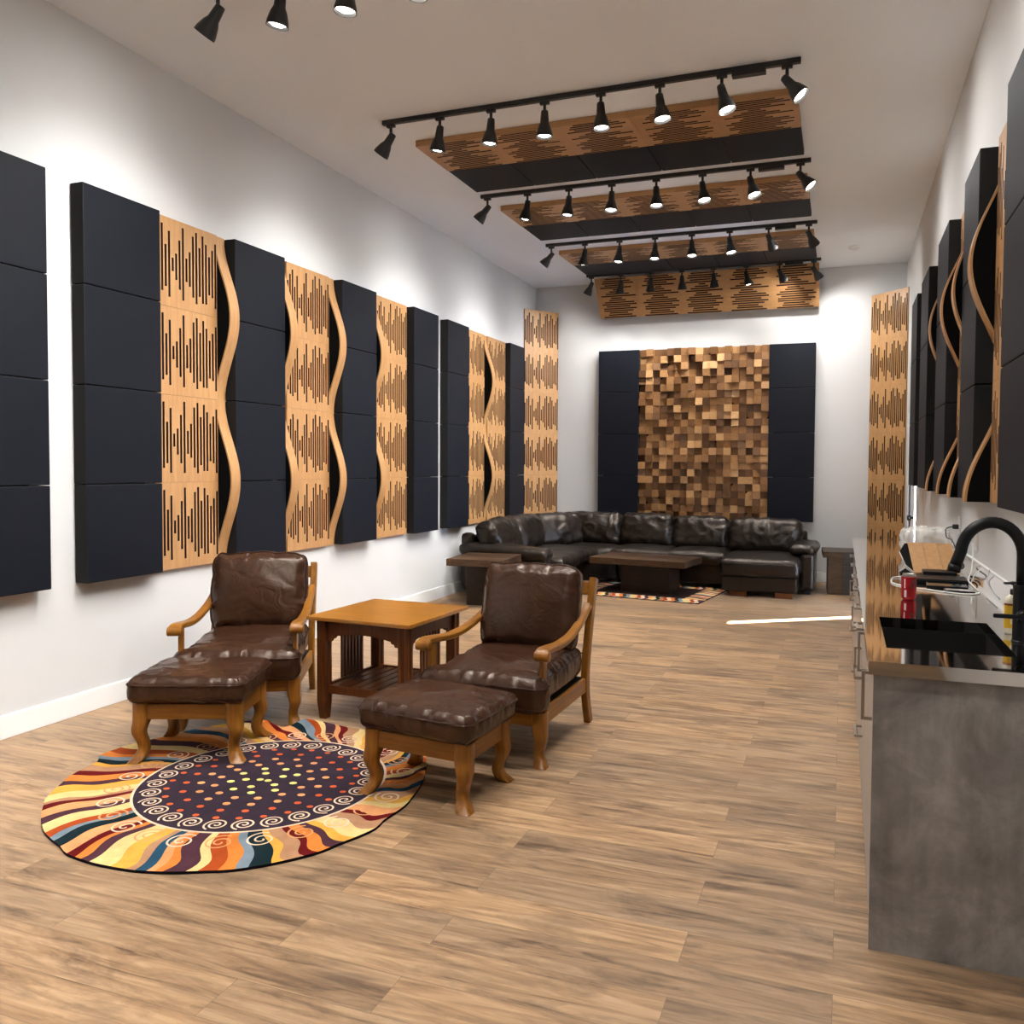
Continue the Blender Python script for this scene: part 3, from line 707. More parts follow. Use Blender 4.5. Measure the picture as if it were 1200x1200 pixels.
def round_rug():
    rnd = random.Random(11); bm = B(); CX, CY = -2.69, 3.24
    RI = .575
    pts = [(-3.245, 2.607), (-2.979, 2.444), (-2.763, 2.368), (-2.619, 2.356), (-2.432, 2.377), (-2.293, 2.422), (-2.092, 2.532), (-1.962, 2.669), (-1.847, 2.91), (-1.822, 3.181), (-1.855, 3.437), (-1.928, 3.643), (-2.0, 3.80),
           (-2.54, 4.10), (-2.72, 4.09), (-2.90, 4.05), (-2.985, 3.93), (-3.13, 3.93), (-3.30, 3.93), (-3.44, 3.825), (-3.54, 3.61), (-3.62, 3.389), (-3.538, 3.06), (-3.42, 2.80)]
    ar = sorted((math.atan2(y-CY, x-CX) % (2*PI), math.hypot(x-CX, y-CY)) for x, y in pts)
    def RO(t):
        t %= 2*PI; w = v = 0
        for a, r in ar:
            dd = abs((a-t+PI) % (2*PI)-PI); k = math.exp(-(dd/.12)**2); w += k; v += k*r
        return v/w
    ICX, ICY = -2.60, 3.27
    def zr(x, y):
        t = math.atan2(y-CY, x-CX); rr = math.hypot(x-CX, y-CY)
        dd = abs((t-1.98+PI) % (2*PI)-PI)
        return .012+.060*math.exp(-(dd/.30)**2)*max(0, min(1, (rr-.745)/.07))**1.4
    def zi(x, y): return zr(x, y)
    def V(x, y, dz=0): return bm.verts.new((x, y, zr(x, y)+dz))
    # border of wavy rays between the inner disc and the outer outline
    seq = ['cream', 'gold', 'tan', 'blue', 'peach', 'orange', 'plum', 'cream', 'rust', 'orange', 'grey', 'teal', 'gold', 'tan', 'red', 'orange', 'plum', 'gold', 'cream', 'tan', 'red', 'peach', 'plum', 'cream', 'rust', 'grey', 'teal', 'peach', 'red', 'orange', 'plum']
    NR = 84; wid = [rnd.uniform(.5, 1.5) for _ in range(NR)]; tot = sum(wid); ang = [0]
    for w_ in wid: ang.append(ang[-1]+w_/tot*2*PI)
    NS = 12; SUB = 3
    ph = [rnd.uniform(0, 6.28) for _ in range(NR)]
    def bp(i, j, sub=0.0):
        a0 = ang[i % NR]; a1 = ang[(i+1) % NR]+(2*PI if (i % NR) == NR-1 else 0); t = j/NS
        def wob(q): return (.036*math.sin(t*6.5+3.1*ang[q % NR])+.008*math.sin(t*9+ph[q % NR]))*(.35+.65*t)-.16*(1-t)
        A = (a0+wob(i))*(1-sub)+(a1+wob(i+1))*sub
        xi, yi = ICX+RI*math.cos(A), ICY+RI*math.sin(A); ro = RO(A); xo, yo = CX+ro*math.cos(A), CY+ro*math.sin(A)
        return xi*(1-t)+xo*t, yi*(1-t)+yo*t
    for i in range(NR):
        mi = PN.index(seq[i % len(seq)])
        cols = [[V(*bp(i, j, s/SUB)) for j in range(NS+1)] for s in range(SUB+1)]
        for s in range(SUB):
            for j in range(NS):
                f = bm.faces.new((cols[s][j], cols[s][j+1], cols[s+1][j+1], cols[s+1][j])); f.material_index = mi
        for s in range(SUB):
            a, b_ = cols[s][-1], cols[s+1][-1]
            c, d_ = bm.verts.new((a.co.x, a.co.y, max(.0005, a.co.z-.0115))), bm.verts.new((b_.co.x, b_.co.y, max(.0005, b_.co.z-.0115)))
            f = bm.faces.new((a, c, d_, b_)); f.material_index = PN.index('edge')
    # inner disc
    NA = 72; prev = None
    for k in range(0, 13):
        rr = RI*k/12
        cur = [V(ICX, ICY)]*NA if k == 0 else [V(ICX+rr*math.cos(2*PI*i/NA), ICY+rr*math.sin(2*PI*i/NA)) for i in range(NA)]
        if prev:
            for i in range(NA):
                q = [prev[i], cur[i], cur[(i+1) % NA], prev[(i+1) % NA]]
                if k == 1: q = [prev[0], cur[i], cur[(i+1) % NA]]
                f = bm.faces.new(q); f.material_index = PN.index('purple')
        prev = cur
    def ribbon(P, wd, mi, dz=.0015):
        L_ = []; 
        for i, p in enumerate(P):
            t = (Vector(P[min(i+1, len(P)-1)])-Vector(P[max(i-1, 0)])).normalized(); n_ = Vector((-t.y, t.x))*wd/2
            L_.append((V(p[0]+n_.x, p[1]+n_.y, dz), V(p[0]-n_.x, p[1]-n_.y, dz)))
        for a, b_ in zip(L_, L_[1:]):
            f = bm.faces.new((a[0], a[1], b_[1], b_[0])); f.material_index = mi
    def spiral(x, y, r, a0, hand, mi, wd, turns=2.1):
        P = []
        for i in range(41):
            t = i/40; q = r*(1-t)**.9+.004*t; a_ = a0+hand*2*PI*turns*t; P.append((x+q*math.cos(a_), y+q*math.sin(a_)))
        ribbon(P, wd, mi)
    iv = PN.index('ivory')
    ribbon([(ICX+RI*math.cos(2*PI*i/90), ICY+RI*math.sin(2*PI*i/90)) for i in range(91)], .012, iv)
    for k in range(27):
        a_ = 2*PI*k/27+.1; spiral(ICX+.50*math.cos(a_), ICY+.50*math.sin(a_), .052, a_-.4, -1, iv, .0085)
    for k in range(26):
        a_ = 2*PI*k/26+.05; ro = RO(a_); rr = .665
        spiral(ICX+rr*math.cos(a_), ICY+rr*math.sin(a_), .064, a_+PI-.5, 1, PN.index('peach') if k % 2 else iv, .0085, 1.9)
    def dot(x, y, r, mi):
        f = bm.faces.new([V(x+r*math.cos(2*PI*i/10), y+r*.85*math.sin(2*PI*i/10), .0015) for i in range(10)]); f.material_index = mi
    for rr, n_, c, r_ in ((.435, 27, 'dotor', .016), (.36, 20, 'dotor', .0175), (.29, 16, 'peach', .019), (.222, 13, 'peach', .019), (.155, 9, 'lemon', .019), (.09, 5, 'lemon', .019), (.022, 2, 'lemon', .018)):
        for k in range(n_):
            a_ = 2*PI*(k+.5*(n_ % 2))/n_+rr*3; dot(ICX+rr*math.cos(a_), ICY+rr*math.sin(a_), r_, PN.index(c))
    bmesh.ops.recalc_face_normals(bm, faces=bm.faces)
    for f in bm.faces:
        if f.normal.z < -.2: f.normal_flip()
    tag(mesh_obj('round_rug', bm, RUGM), 'round rug with purple dotted centre and wavy multicoloured rays', 'rug')
round_rug()
def rect_rug():
    rnd = random.Random(3); bm = B(); w, d = 1.66, 1.32
    seq = ['cream', 'rust', 'ivory', 'plum', 'peach', 'cream', 'teal', 'tan', 'rust', 'ivory', 'orange', 'brown', 'grey', 'cream']
    bw = .25
    def z(x, y): return .010+.028*math.exp(-((x+.70)**2+(y-.55)**2)/.02)
    def strip(along, a0, a1, fix0, fix1):
        n = int((a1-a0)/.045); e0 = a0
        ed = [a0+(a1-a0)*i/n for i in range(n+1)]
        for i in range(n):
            mi = PN.index(seq[(i+int(fix0*7)) % len(seq)]); prev = None
            for j in range(9):
                t = j/8; q = fix0+(fix1-fix0)*t; wob = .03*math.sin(t*5+.3)
                A = max(a0, min(a1, ed[i]+wob*(1 if 0 < i else 0))); C = max(a0, min(a1, ed[i+1]+wob*(1 if i < n-1 else 0)))
                pr_ = [(A, q), (C, q)] if along == 'x' else [(q, A), (q, C)]
                cur = [bm.verts.new((x, y, z(x, y))) for x, y in pr_]
                if prev: f = bm.faces.new((prev[0], prev[1], cur[1], cur[0])); f.material_index = mi
                prev = cur
    strip('x', -w/2, w/2, -d/2, -d/2+bw); strip('x', -w/2, w/2, d/2-bw, d/2)
    strip('y', -d/2+bw, d/2-bw, -w/2, -w/2+bw); strip('y', -d/2+bw, d/2-bw, w/2-bw, w/2)
    f = bm.faces.new([bm.verts.new((x, y, .010)) for x, y in ((-w/2+bw, -d/2+bw), (w/2-bw, -d/2+bw), (w/2-bw, d/2-bw), (-w/2+bw, d/2-bw))]); f.material_index = PN.index('brown')
    k = PN.index('edge')
    for a, b_ in (((-w/2, -d/2), (w/2, -d/2)), ((w/2, -d/2), (w/2, d/2)), ((w/2, d/2), (-w/2, d/2)), ((-w/2, d/2), (-w/2, -d/2))):
        n_ = 20
        for i in range(n_):
            p = Vector(a)*(1-i/n_)+Vector(b_)*i/n_; q = Vector(a)*(1-(i+1)/n_)+Vector(b_)*(i+1)/n_
            f = bm.faces.new([bm.verts.new((p.x, p.y, .0005)), bm.verts.new((q.x, q.y, .0005)), bm.verts.new((q.x, q.y, z(q.x, q.y))), bm.verts.new((p.x, p.y, z(p.x, p.y)))]); f.material_index = k
    bmesh.ops.recalc_face_normals(bm, faces=bm.faces)
    tag(mesh_obj('rectangular_rug', bm, RUGM, None, False, (-2.22, 10.05, 0), (0, 0, R(-8))), 'rectangular rug with a wavy striped border under the coffee table', 'rug')
rect_rug()
# ------------------------------------------------------------------ reclaimed wood tables
def block_table(name, loc, rz, w, d, zt, th, base, label, cat, mtop, mbase, group=None):
    e = tag(empty(name, loc, rz), label, cat, group)
    bm = B(); box(bm, -w/2, w/2, -d/2, d/2, zt-th, zt, .004); mesh_obj('tabletop', bm, mtop, e)
    bm = B(); box(bm, *base, 0, zt-th, .003); mesh_obj('pedestal', bm, mbase, e)
    return e
block_table('coffee_table', (-2.25, 9.985, .0112), R(-8), 1.21, .68, .42, .075, (-.27, .35, -.14, .26), 'dark reclaimed wood coffee table on the rug before the sofa', 'coffee table', MAT['reclaimed'], MAT['reclaimed_dark'])
block_table('end_table', (-3.72, 8.43, 0), R(5), .64, .71, .53, .075, (-.17, .28, -.12, .25), 'dark reclaimed wood end table at the left end of the sofa', 'end table', MAT['reclaimed'], MAT['reclaimed_dark'], 'reclaimed wood end tables')
block_table('end_table', (.085, 10.93, 0), R(3), .60, .60, .52, .075, (-.24, .24, -.29, .22), 'patchwork wood end table between the chaise and the kitchen cabinets', 'end table', MAT['patchwork'], MAT['patchwork'], 'reclaimed wood end tables')
# ------------------------------------------------------------------ sectional sofa
def sofa():
    e = tag(empty('sectional_sofa', (-2.6, 10.9, 0)), 'large dark brown leather corner sofa with a chaise below the wood mosaic', 'sofa')
    ox, oy = 2.6, -10.9
    def part(nm, bm, smooth=False):
        o = mesh_obj(nm, bm, MAT['sofa'], e, smooth, (ox, oy, 0)); return o
    def cu(nm, x, y, z, w, d, h, rz=0.0, rx=0.0, seed=0, crown=.035, r=.06, wr=.008, bulge=.015, res=.022, pip=False, ws=4.0, pucker=.006, ry=0.0):
        return cushion(nm, e, w, d, h, MAT['sofa'], crown, r, bulge, seed, pucker, wr, res, (x+ox, y+oy, z), (rx, ry, rz), pip, ws, 0, 24)
    # plinths / frames
    bm = B()
    for a in ((-4.16, -3.12, 9.12, 10.55), (-2.75, -1.37, 10.55, 11.62)): box(bm, *a, .06, .30, .015)
    box(bm, -.55, .55, -.50, .50, .06, .30, .015, 0, Matrix.Translation((-3.30, 10.80, 0)) @ Matrix.Rotation(R(-45), 4, 'Z'))
    part('base', bm)
    bm = B()
    box(bm, -4.22, -4.10, 8.98, 10.7, .10, .70, .03); box(bm, -3.4, -.42, 11.48, 11.60, .10, .70, .03)
    box(bm, -.42, .42, -.06, .06, .10, .70, .03, 0, Matrix.Translation((-3.86, 11.12, 0)) @ Matrix.Rotation(R(45), 4, 'Z'))
    part('back_frame', bm)
    # seats
    cu('seat_cushion', -3.53, 9.56, .29, .98, .90, .17, 0, 0, 21); cu('seat_cushion', -3.50, 10.33, .29, .95, .72, .17, R(-8), 0, 22)
    cu('seat_cushion', -3.22, 10.92, .285, .95, .76, .165, R(-45), 0, 23)
    cu('seat_cushion', -2.45, 10.93, .29, .80, .92, .17, 0, 0, 24); cu('seat_cushion', -1.72, 10.93, .29, .74, .92, .17, 0, 0, 25)
    # back cushions (stood up: rotated about x, then turned)
    def bk(x, y, w, rz, seed, h=.47, th=.24, z=.62):
        return cu('back_cushion', x, y, z, w, h, th, rz, R(72), seed, .055, .09, .022, .012, .0175, False, 4.6, .012)
    def bkp(ax, ay, bx, by, seed, **k):      # between two points of the top line, facing right of a->b
        dx, dy = bx-ax, by-ay; L_ = math.hypot(dx, dy); n_ = Vector((dy, -dx))/L_
        return bk((ax+bx)/2-n_.x*.06, (ay+by)/2-n_.y*.06, L_-.01, math.atan2(dy, dx), seed, **k)
    bkp(-3.96, 8.90, -3.97, 9.72, 31); bkp(-3.97, 9.72, -3.96, 10.55, 32); bkp(-3.95, 10.52, -3.52, 11.16, 33)
    bkp(-3.62, 11.24, -2.86, 11.26, 34); bkp(-2.86, 11.26, -2.14, 11.26, 35); bkp(-2.14, 11.26, -1.39, 11.25, 36, z=.60); bkp(-1.39, 11.25, -.47, 11.24, 37, z=.595)
    # left arm
    bm = B(); box(bm, -4.20, -3.17, 8.88, 9.10, .06, .50, .03); part('arm', bm)
    cu('arm_pad', -3.70, 8.97, .47, 1.08, .30, .13, R(2), R(0), 41, .02, .055, .008, .01, .02, False, 5, .004, R(3))
    bm = B(); box(bm, -4.26, -4.10, 8.92, 9.06, .10, .74, .05); part('back_end', bm)
    # chaise
    bm = B(); box(bm, -1.34, -.47, 10.04, 11.3, .065, .245, .02); part('chaise_base', bm)
    cu('chaise_cushion', -.905, 10.63, .235, .90, 1.26, .215, 0, 0, 51, .02, .06, .006, .02, .022, True, 3.5, .003)
    bm = B(); box(bm, -.455, -.295, 10.44, 11.58, .06, .49, .035); part('arm', bm)
    cu('arm_pad', -.42, 10.88, .47, .30, .80, .12, R(-3), 0, 42, .03, .055, .010, .01, .018, False, 6, .006)
    for x, y in ((-1.15, 10.1), (-.62, 10.08)):
        bm = B(); box(bm, x-.10, x+.10, y-.035, y+.035, 0, .066, .004); mesh_obj('foot', bm, MAT['cherry'], e, False, (ox, oy, 0))
    for x, y in ((-4.1, 9.0), (-3.3, 9.0), (-.375, 10.55), (-.375, 11.5), (-2.6, 11.3), (-1.6, 11.3)):
        bm = B(); box(bm, x-.035, x+.035, y-.035, y+.035, 0, .062, .004); mesh_obj('foot', bm, MAT['black'], e, False, (ox, oy, 0))
sofa()
# ------------------------------------------------------------------ kitchen run
CX0, CZ, CY0, CY1 = .09, .93, 2.79, 7.62
def kitchen():
    # worktop with a sink cut-out
    sx0, sx1, sy0, sy1 = .152, .545, 3.02, 3.645
    bm = B(); t = .042
    for a in ((CX0, sx0, CY0, CY1), (sx1, .655, CY0, CY1), (sx0, sx1, CY0, sy0), (sx0, sx1, sy1, CY1)): box(bm, *a, CZ-t, CZ)
    bmesh.ops.remove_doubles(bm, verts=bm.verts, dist=1e-5)
    e = tag(mesh_obj('countertop', bm, MAT['steel']), 'long stainless steel countertop along the right wall', 'countertop')
    bm = B(); prism(bm, [(.655, CZ-t), (.655, CZ), (.672, CZ+.012), (.735, CZ+.070), (.744, CZ+.070), (.744, CZ-t)], 'y', CY0, CY1); mesh_obj('backsplash', bm, MAT['steel'], e)
    bm = B(); box(bm, .730, .7445, CY0, CY1, CZ+.070, CZ+.080, .002); tag(mesh_obj('sealing_strip', bm, MAT['trim'], e), 'white sealing strip')
    # sink
    bm = B(); w = .006; zb = CZ-.215
    for a in ((sx0-w, sx0, sy0-w, sy1+w), (sx1, sx1+w, sy0-w, sy1+w), (sx0, sx1, sy0-w, sy0), (sx0, sx1, sy1, sy1+w)): box(bm, *a, zb, CZ-.0425)
    box(bm, sx0-w, sx1+w, sy0-w, sy1+w, zb-.008, zb)
    s = tag(mesh_obj('kitchen_sink', bm, MAT['sink']), 'black undermount sink set in the steel countertop', 'sink')
    bm = B(); lathe(bm, [(.045, 0), (.045, .004), (.032, .005), (.03, .002), (.001, .002)], 20, Matrix.Translation((.35, 3.40, zb))); mesh_obj('drain', bm, MAT['nickel'], s, True)
    gl = glass('clear_glass', (.97, .97, .97), .25)
    for i, (x, y) in enumerate(((.205, 3.135), (.30, 3.125), (.395, 3.115))):
        bm = B(); lathe(bm, [(.027, 0), (.030, .01), (.035, .188), (.0335, .188), (.0285, .012), (.001, .010)], 24)
        tag(mesh_obj('drinking_glass', bm, gl, None, True, (x, y, zb+.0006)), ('left', 'middle', 'right')[i]+' clear drinking glass standing in the sink by its near wall', 'glass', 'glasses in the sink')
    # cabinets
    bm = B(); box(bm, CX0+.015, .744, CY0+.012, CY0+.030, 0, CZ-t-.001, .001); END = bm
    def handle(parent, x, y, z, L_, vertical):
        bm = B(); s = .010; o = .034
        if vertical:
            box(bm, x-o, x-o+s, y-s/2, y+s/2, z-L_/2, z+L_/2, .001)
            for q in (-1, 1): box(bm, x-o+s, x, y-s/2, y+s/2, z+q*(L_/2-s/2)-s/2, z+q*(L_/2-s/2)+s/2)
        else:
            box(bm, x-o, x-o+s, y-L_/2, y+L_/2, z-s/2, z+s/2, .001)
            for q in (-1, 1): box(bm, x-o+s, x, y+q*(L_/2-s/2)-s/2, y+q*(L_/2-s/2)+s/2, z-s/2, z+s/2)
        mesh_obj('handle', bm, MAT['nickel'], parent)
    y = CY0+.031; xf = .105
    names = ['kitchen cabinet nearest the camera, under the sink', 'kitchen cabinet, second from the sink end, three drawers', 'kitchen cabinet, third from the sink end, one door', 'kitchen cabinet, fourth from the sink end, three drawers', 'kitchen cabinet, fifth from the sink end, one door', 'kitchen cabinet, sixth from the sink end, three drawers', 'kitchen cabinet at the far end of the steel countertop']
    W_ = [.86, .60, .60, .68, .60, .68, .75]; kinds = ['d2', 'w', 'd', 'w', 'd', 'w', 'd']
    for i in range(7):
        w_ = W_[i]; e = tag(empty('base_cabinet', (xf, y, 0)), 'greige '+names[i], 'cabinet', 'kitchen base cabinets')
        bm = B()
        if i == 0: box(bm, .02, .639, .0005, w_-.001, .1, .68); box(bm, .02, .035, .0005, w_-.001, .68, CZ-t-.002)
        else: box(bm, .02, .639, .0005, w_-.001, .1, CZ-t-.002)
        mesh_obj('body', bm, MAT['cabfront'], e)
        if i == 0:
            o = tag(mesh_obj('end_panel', END, MAT['concrete'], e), 'large grey concrete-look end panel'); o.location = (-xf, -y, 0)
        bm = B(); box(bm, .08, .60, .0005, w_-.001, 0, .0995); mesh_obj('toe_kick', bm, MAT['black'], e)
        def front(nm, y0, y1, z0, z1):
            bm = B(); box(bm, 0, .0195, y0, y1, z0, z1, .0015); return mesh_obj(nm, bm, MAT['cabfront'], e)
        if kinds[i] == 'w':
            for z0, z1 in ((.105, .40), (.405, .66), (.665, .875)):
                f = front('drawer', .002, w_-.003, z0, z1); handle(f, 0, w_/2, z1-.05, .16, False)
        elif kinds[i] == 'd2':
            f = front('door', .002, w_/2-.002, .105, .875); handle(f, 0, .05, .80, .16, True)
            f = front('door', w_/2+.001, w_-.003, .105, .875); handle(f, 0, w_/2+.3, .80, .16, True)
        else:
            f = front('door', .002, w_-.003, .105, .66); handle(f, 0, .05, .58, .16, True)
            f = front('drawer', .002, w_-.003, .665, .875); handle(f, 0, w_/2, .82, .16, False)
        y += w_
    # faucet
    fx, fy = .603, 3.30
    e = tag(empty('faucet', (fx, fy, CZ+.0006)), 'matte black gooseneck kitchen faucet behind the sink', 'faucet')
    bm = B(); lathe(bm, [(.031, 0), (.031, .004), (.0285, .006), (.0285, .185), (.0275, .19), (.0265, .20)], 24); o = mesh_obj('body', bm, MAT['faucet'], e, True); o.data.set_sharp_from_angle(angle=R(40))
    bm = B(); P = [Vector((0, 0, .195)), Vector((0, 0, .25)), Vector((0, 0, .30))]
    r_ = .1; 
    for k in range(1, 19):
        a_ = PI*k/19*1.02; P.append(Vector((-r_+r_*math.cos(a_), -.02*(k/19), .30+r_*1.18*math.sin(a_))))
    P += [Vector((-.209, -.022, .285)), Vector((-.217, -.022, .262))]
    tube(bm, P, .0205, 18, 0, Vector((0, 1, 0))); mesh_obj('spout', bm, MAT['faucet'], e, True)
    bm = B(); tube(bm, [Vector((-.2165, -.022, .265)), Vector((-.2225, -.022, .240))], .0225, 18, 0, Vector((0, 1, 0))); mesh_obj('spray_head', bm, MAT['faucet'], e, True)
    bm = B(); lathe(bm, [(.019, 0), (.021, .004), (.021, .028), (.016, .032)], 18, Matrix.Translation((-.004, -.028, .095)) @ Matrix.Rotation(PI/2, 4, 'X'))
    box(bm, -.098, .01, -.062, -.048, .088, .103, .004, 0, Matrix.Rotation(R(0), 4, 'Z')); mesh_obj('lever', bm, MAT['faucet'], e, False)
kitchen()
# things on the counter
def counter_items():
    # soda can
    e = tag(empty('soda_can', (.300, 4.175, CZ+.0006), R(14)), 'red soda can with black script standing behind the sink', 'can')
    bm = B(); lathe(bm, [(.024, 0), (.027, .003), (.0325, .012), (.033, .016), (.033, .104), (.0325, .107)], 28); mesh_obj('body', bm, plain('red_lacquer', (.34, .008, .012), .25, .55), e, True)
    bm = B(); lathe(bm, [(.0326, .107), (.027, .118), (.0272, .121), (.0255, .121), (.025, .117), (.001, .117)], 28); tag(mesh_obj('lid', bm, MAT['nickel'], e, True), 'silver can lid')
    # script: looping black strokes running up the can
    bm = B(); 
    def onc(s, z): a_ = -PI/2+s/.033; return Vector((.0333*math.cos(a_), .0333*math.sin(a_), z))
    def stroke(P, wd):
        L_ = []
        for i, p in enumerate(P):
            q0, q1 = P[max(0, i-1)], P[min(len(P)-1, i+1)]; t = Vector((q1[0]-q0[0], q1[1]-q0[1])).normalized(); n_ = Vector((-t.y, t.x))*wd/2
            L_.append((bm.verts.new(onc(p[0]+n_.x, p[1]+n_.y)), bm.verts.new(onc(p[0]-n_.x, p[1]-n_.y))))
        for a_, b_ in zip(L_, L_[1:]): bm.faces.new((a_[0], a_[1], b_[1], b_[0]))
    def sp(P): return [(v.x, v.y) for v in spline([(x, z, 0) for x, z in P], 6)]
    stroke(sp([(.026, .092), (.018, .097), (.008, .088), (.0, .070), (.002, .058), (.010, .062), (.018, .074)]), .006)
    stroke(sp([(.010, .078), (.018, .088), (.027, .088), (.028, .080), (.020, .076), (.016, .082)]), .0045)
    stroke(sp([(-.001, .012), (0, .03), (.0005, .05)]), .0015)
    mesh_obj('script', bm, MAT['black'], e)
    bm = B(); 
    for (s0, s1, z0, z1) in ((-.030, -.020, .014, .046), (-.031, -.026, .055, .098)):
        n_ = 6; L_ = [(bm.verts.new(onc(s0+(s1-s0)*i/n_, z0)), bm.verts.new(onc(s0+(s1-s0)*i/n_, z1))) for i in range(n_+1)]
        for a_, b_ in zip(L_, L_[1:]): bm.faces.new((a_[0], b_[0], b_[1], a_[1]))
    tag(mesh_obj('nutrition_label', bm, plain('silver_print', (.45, .42, .42), .4), e), 'silver grey printed label block')
    # soap bottle
    e = tag(empty('soap_bottle', (.606, 3.455, CZ+.0006), R(20)), 'plastic soap bottle with a yellow label and black pump behind the faucet', 'bottle')
    M = Matrix.Diagonal((1, .72, 1, 1))
    bm = B(); lathe(bm, [(.029, 0), (.034, .004), (.0345, .02), (.0345, .118), (.031, .134), (.018, .142), (.012, .145)], 28, M); mesh_obj('body', bm, plain('milky_plastic', (.72, .66, .52), .35), e, True)
    bm = B(); lathe(bm, [(.0349, .022), (.0349, .106)], 28, M, 0, False); tag(mesh_obj('label', bm, plain('yellow_label', (.80, .47, .02), .4), e, True), 'yellow wrap label')
    bm = B(); lathe(bm, [(.0352, .106), (.0352, .113)], 28, M, 0, False); tag(mesh_obj('label_band', bm, plain('dark_red_band', (.22, .015, .01), .4), e, True), 'dark red band above the label')
    bm = B(); M2 = M
    for (z0, z1, a0, a1, mi) in ((.038, .056, -2.3, -1.2, 0), (.084, .092, -1.9, -1.4, 1), (.042, .052, -2.1, -1.95, 2), (.042, .050, -1.85, -1.72, 2), (.042, .050, -1.65, -1.5, 2)):
        r_ = .0352 if mi < 2 else .0355; n_ = 6
        L_ = [(bm.verts.new(M @ Vector((r_*math.cos(a0+(a1-a0)*i/n_), r_*math.sin(a0+(a1-a0)*i/n_), z0))), bm.verts.new(M @ Vector((r_*math.cos(a0+(a1-a0)*i/n_), r_*math.sin(a0+(a1-a0)*i/n_), z1)))) for i in range(n_+1)]
        for a_, b_ in zip(L_, L_[1:]): f = bm.faces.new((a_[0], b_[0], b_[1], a_[1])); f.material_index = mi
    mesh_obj('label_print', bm, [plain('cream_print', (.85, .75, .6), .5), plain('maroon_print', (.15, .02, .04), .5), plain('violet_print', (.12, .08, .3), .5)], e)
    bm = B(); lathe(bm, [(.0145, .143), (.0145, .163), (.006, .165), (.006, .178), (.013, .180), (.013, .192)], 16); box(bm, -.040, .0, -.006, .006, .182, .191, .003); mesh_obj('pump', bm, MAT['black'], e)
    # wood veneered block
    e = tag(empty('wood_block', (.405, 5.25, CZ+.0006), R(4)), 'tilted wood-faced block with black ends at the far end of the counter', 'block')
    poly = [(0, .006), (.28, .150), (.42, .135), (.62, .065), (.34, .010)]
    bm = B(); prism(bm, poly, 'x', 0, .240); mesh_obj('core', bm, MAT['blackfelt'], e)
    for k in range(3):
        bm = B(); prism(bm, [(-.006, .004), (.276, .154), (.280, .1505), (0, .0005)], 'x', -.002+k*.0813, -.002+k*.0813+.080); mesh_obj('veneer_plank', bm, MAT['maple'], e)
    bm = B(); prism(bm, [(.34, .004), (.62, .060), (.622, .068), (.34, .011)], 'x', -.004, .244); prism(bm, [(.0, .0005), (.34, .0035), (.34, .0095), (.0, .0055)], 'x', -.004, .244); tag(mesh_obj('grey_edge', bm, plain('grey_board', (.42, .41, .39), .5), e), 'pale grey lower board')
    # clear plastic bag
    rnd = random.Random(4); bm = B()
    bmesh.ops.create_icosphere(bm, subdivisions=4, radius=1)
    for v in bm.verts:
        c = v.co.copy(); q = max(abs(c.x), abs(c.y), abs(c.z)); s = c/q*.62+c*.38
        s = Vector((s.x*.150, s.y*.13, s.z*.092)); s += c*(.020*noise.noise(c*2.3)+.016*(1-abs(noise.noise(c*4.7))*2))
        v.co = s
    zmin = min(v.co.z for v in bm.verts)
    for v in bm.verts: v.co.z = max(0, v.co.z-zmin-.004)
    m = bpy.data.materials.new('clear_plastic'); m.use_nodes = True; b = m.node_tree.nodes['Principled BSDF']
    b.inputs['Base Color'].default_value = (.82, .80, .76, 1); b.inputs['Roughness'].default_value = .18; b.inputs['Alpha'].default_value = .50
    tag(mesh_obj('plastic_bag', bm, m, None, True, (.545, 6.22, CZ+.001)), 'crumpled clear plastic bag behind the wood-faced block', 'bag')
    # electronics
    blk = plain('black_plastic', (.006, .006, .007), .35, 0, .2); gry = plain('dark_grey_metal', (.010, .010, .011), .3, 0, .2)
    def slab(name, x0, x1, y0, y1, z0, z1, rz, label, cat, mt, extra=None):
        e = tag(empty(name, ((x0+x1)/2, (y0+y1)/2, CZ+.0006+z0), rz), label, cat)
        bm = B(); box(bm, (x0-x1)/2, (x1-x0)/2, (y0-y1)/2, (y1-y0)/2, 0, z1-z0, .003); mesh_obj('case', bm, mt, e)
        return e
    e = slab('router', .435, .605, 5.03, 5.17, 0, .036, R(-2), 'flat black box with cables, in front of the wood-faced block', 'router', blk)
    bm = B(); box(bm, .02, .07, -.0705, -.0695, .008, .014); mesh_obj('status_light', bm, plain('grey_print', (.4, .4, .4), .4), e)
    e = slab('laptop', .375, .635, 4.80, 5.0, 0, .016, R(-3), 'closed black laptop lying nearest the wood-faced block', 'laptop', blk)
    bm = B(); box(bm, -.128, .128, -.098, .098, .0165, .023, .003); mesh_obj('lid', bm, gry, e)
    e = slab('tablet', .42, .61, 4.62, 4.77, 0, .012, R(-4), 'black tablet between the laptop and the phone', 'tablet', blk)
    bm = B(); box(bm, -.088, .088, -.068, .068, .0121, .0126); mesh_obj('screen', bm, plain('dark_glass', (.004, .004, .005), .08), e)
    e = slab('phone', .485, .625, 4.50, 4.575, 0, .008, R(-5), 'phone with a pale patterned face lying in front of the tablet', 'phone', blk)
    m, nt, b = newmat('pale_patterned_glass'); v = coords(nt, (1, 1, 1), False); n = noise_tex(nt, v, 70, 3)
    r = ramp(nt, [(.42, (.10, .09, .09)), (.52, (.55, .52, .50))], n.outputs['Fac']); nt.links.new(r.outputs[0], b.inputs['Base Color']); b.inputs['Roughness'].default_value = .15
    bm = B(); box(bm, -.064, .064, -.032, .032, .0081, .0086); mesh_obj('screen', bm, m, e)
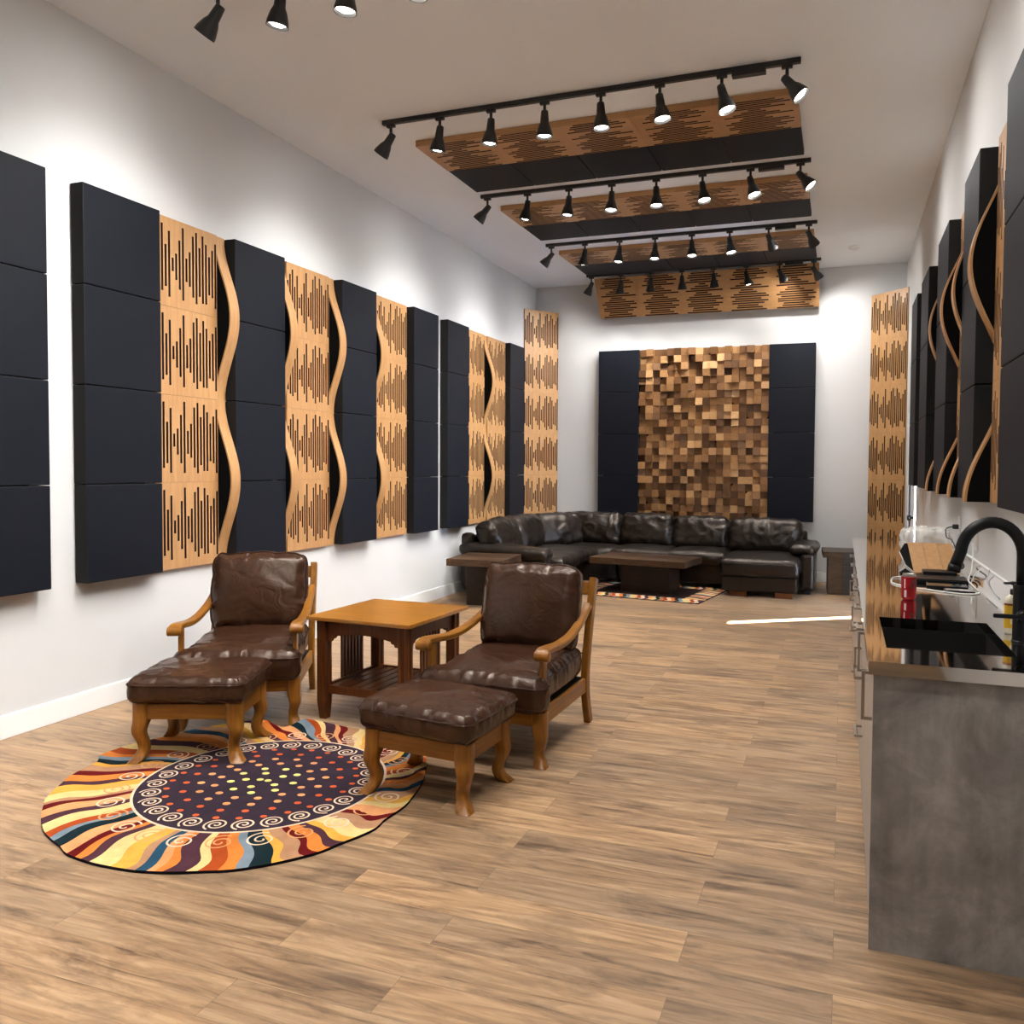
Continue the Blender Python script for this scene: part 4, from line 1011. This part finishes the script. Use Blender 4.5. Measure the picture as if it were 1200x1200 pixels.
    # cables
    def cable(name, P, r_, mt, label, cat='cable'):
        bm = B(); tube(bm, spline(P, 7), r_, 7); return tag(mesh_obj(name, bm, mt, None, True), label, cat)
    wht = plain('white_cable', (.66, .65, .62), .5)
    z = CZ+.0045
    cable('charging_cable', [(.345, 5.03, z), (.275, 4.95, z), (.262, 4.72, z), (.34, 4.58, z), (.42, 4.52, z), (.50, 4.46, z), (.58, 4.43, z), (.640, 4.50, z), (.6455, 4.68, z), (.648, 4.95, z+.006), (.684, 5.12, z+.035), (.708, 5.26, z+.09), (.720, 5.35, z+.14), (.722, 5.385, z+.17)], .0035, wht, 'white cable looping around the devices up to the wall outlet')
    e = cable('power_cord', [(.735, 6.14, 1.150), (.70, 6.135, 1.150), (.655, 6.06, 1.14), (.645, 5.96, 1.10), (.64, 5.85, 1.095), (.635, 5.55, 1.10), (.640, 5.28, 1.03), (.658, 5.22, .99), (.645, 5.20, .972), (.61, 5.19, .985), (.60, 5.18, 1.0), (.63, 5.17, 1.01), (.645, 5.18, .99), (.63, 5.19, .973), (.600, 5.15, .974), (.56, 5.10, .972)], .0042, MAT['black'], 'black power cord curling from the wall outlet to the flat black box')
    bm = B(); box(bm, .700, .7385, 6.120, 6.158, 1.135, 1.166, .006); mesh_obj('plug', bm, MAT['black'], e)
    cable('grey_cable', [(.726, 4.80, 1.016), (.72, 4.77, 1.006), (.70, 4.70, .978), (.685, 4.55, .966), (.68, 4.40, .96), (.676, 4.24, .956)], .003, plain('grey_cable', (.32, .32, .33), .5), 'thin grey cable lying on the backsplash behind the soap bottle')
    # outlets
    for y_, z_, lb in ((5.385, 1.12, 'white wall outlet framed by the faucet arch'), (6.14, 1.16, 'white wall outlet with the black plug')):
        e = tag(empty('wall_outlet', (WR, y_, z_)), lb, 'outlet', 'wall outlets')
        bm = B(); box(bm, -.006, -.0003, -.058, .058, -.060, .060, .002); mesh_obj('cover_plate', bm, MAT['trim'], e)
        for q in (-1, 1):
            bm = B(); box(bm, -.009, -.006, q*.026-.017, q*.026+.017, -.034, .034, .002); mesh_obj('socket', bm, plain('outlet_white', (.7, .69, .66), .4), e)
counter_items()
# ------------------------------------------------------------------ daylight
sun = bpy.data.lights.new('sun', 'SUN'); sun.energy = 150; sun.angle = R(.6); sun.color = (1, .97, .92)
so = link(bpy.data.objects.new('sun', sun))
d = Vector((-1.0, -.66, -1.10)).normalized(); so.rotation_mode = 'QUATERNION'; so.rotation_quaternion = Vector((0, 0, -1)).rotation_difference(d)
so.location = (4, 12, 5)
wd = bpy.data.worlds.new('world'); sc.world = wd; wd.use_nodes = True; nt = wd.node_tree
bg = nt.nodes['Background']; bg.inputs['Color'].default_value = (.50, .68, 1.0, 1); bg.inputs['Strength'].default_value = 45
# ------------------------------------------------------------------ view
sc.view_settings.view_transform = 'Standard'; sc.view_settings.look = 'None'; sc.view_settings.gamma = 1; sc.view_settings.exposure = 0
sc.view_settings.use_curve_mapping = False
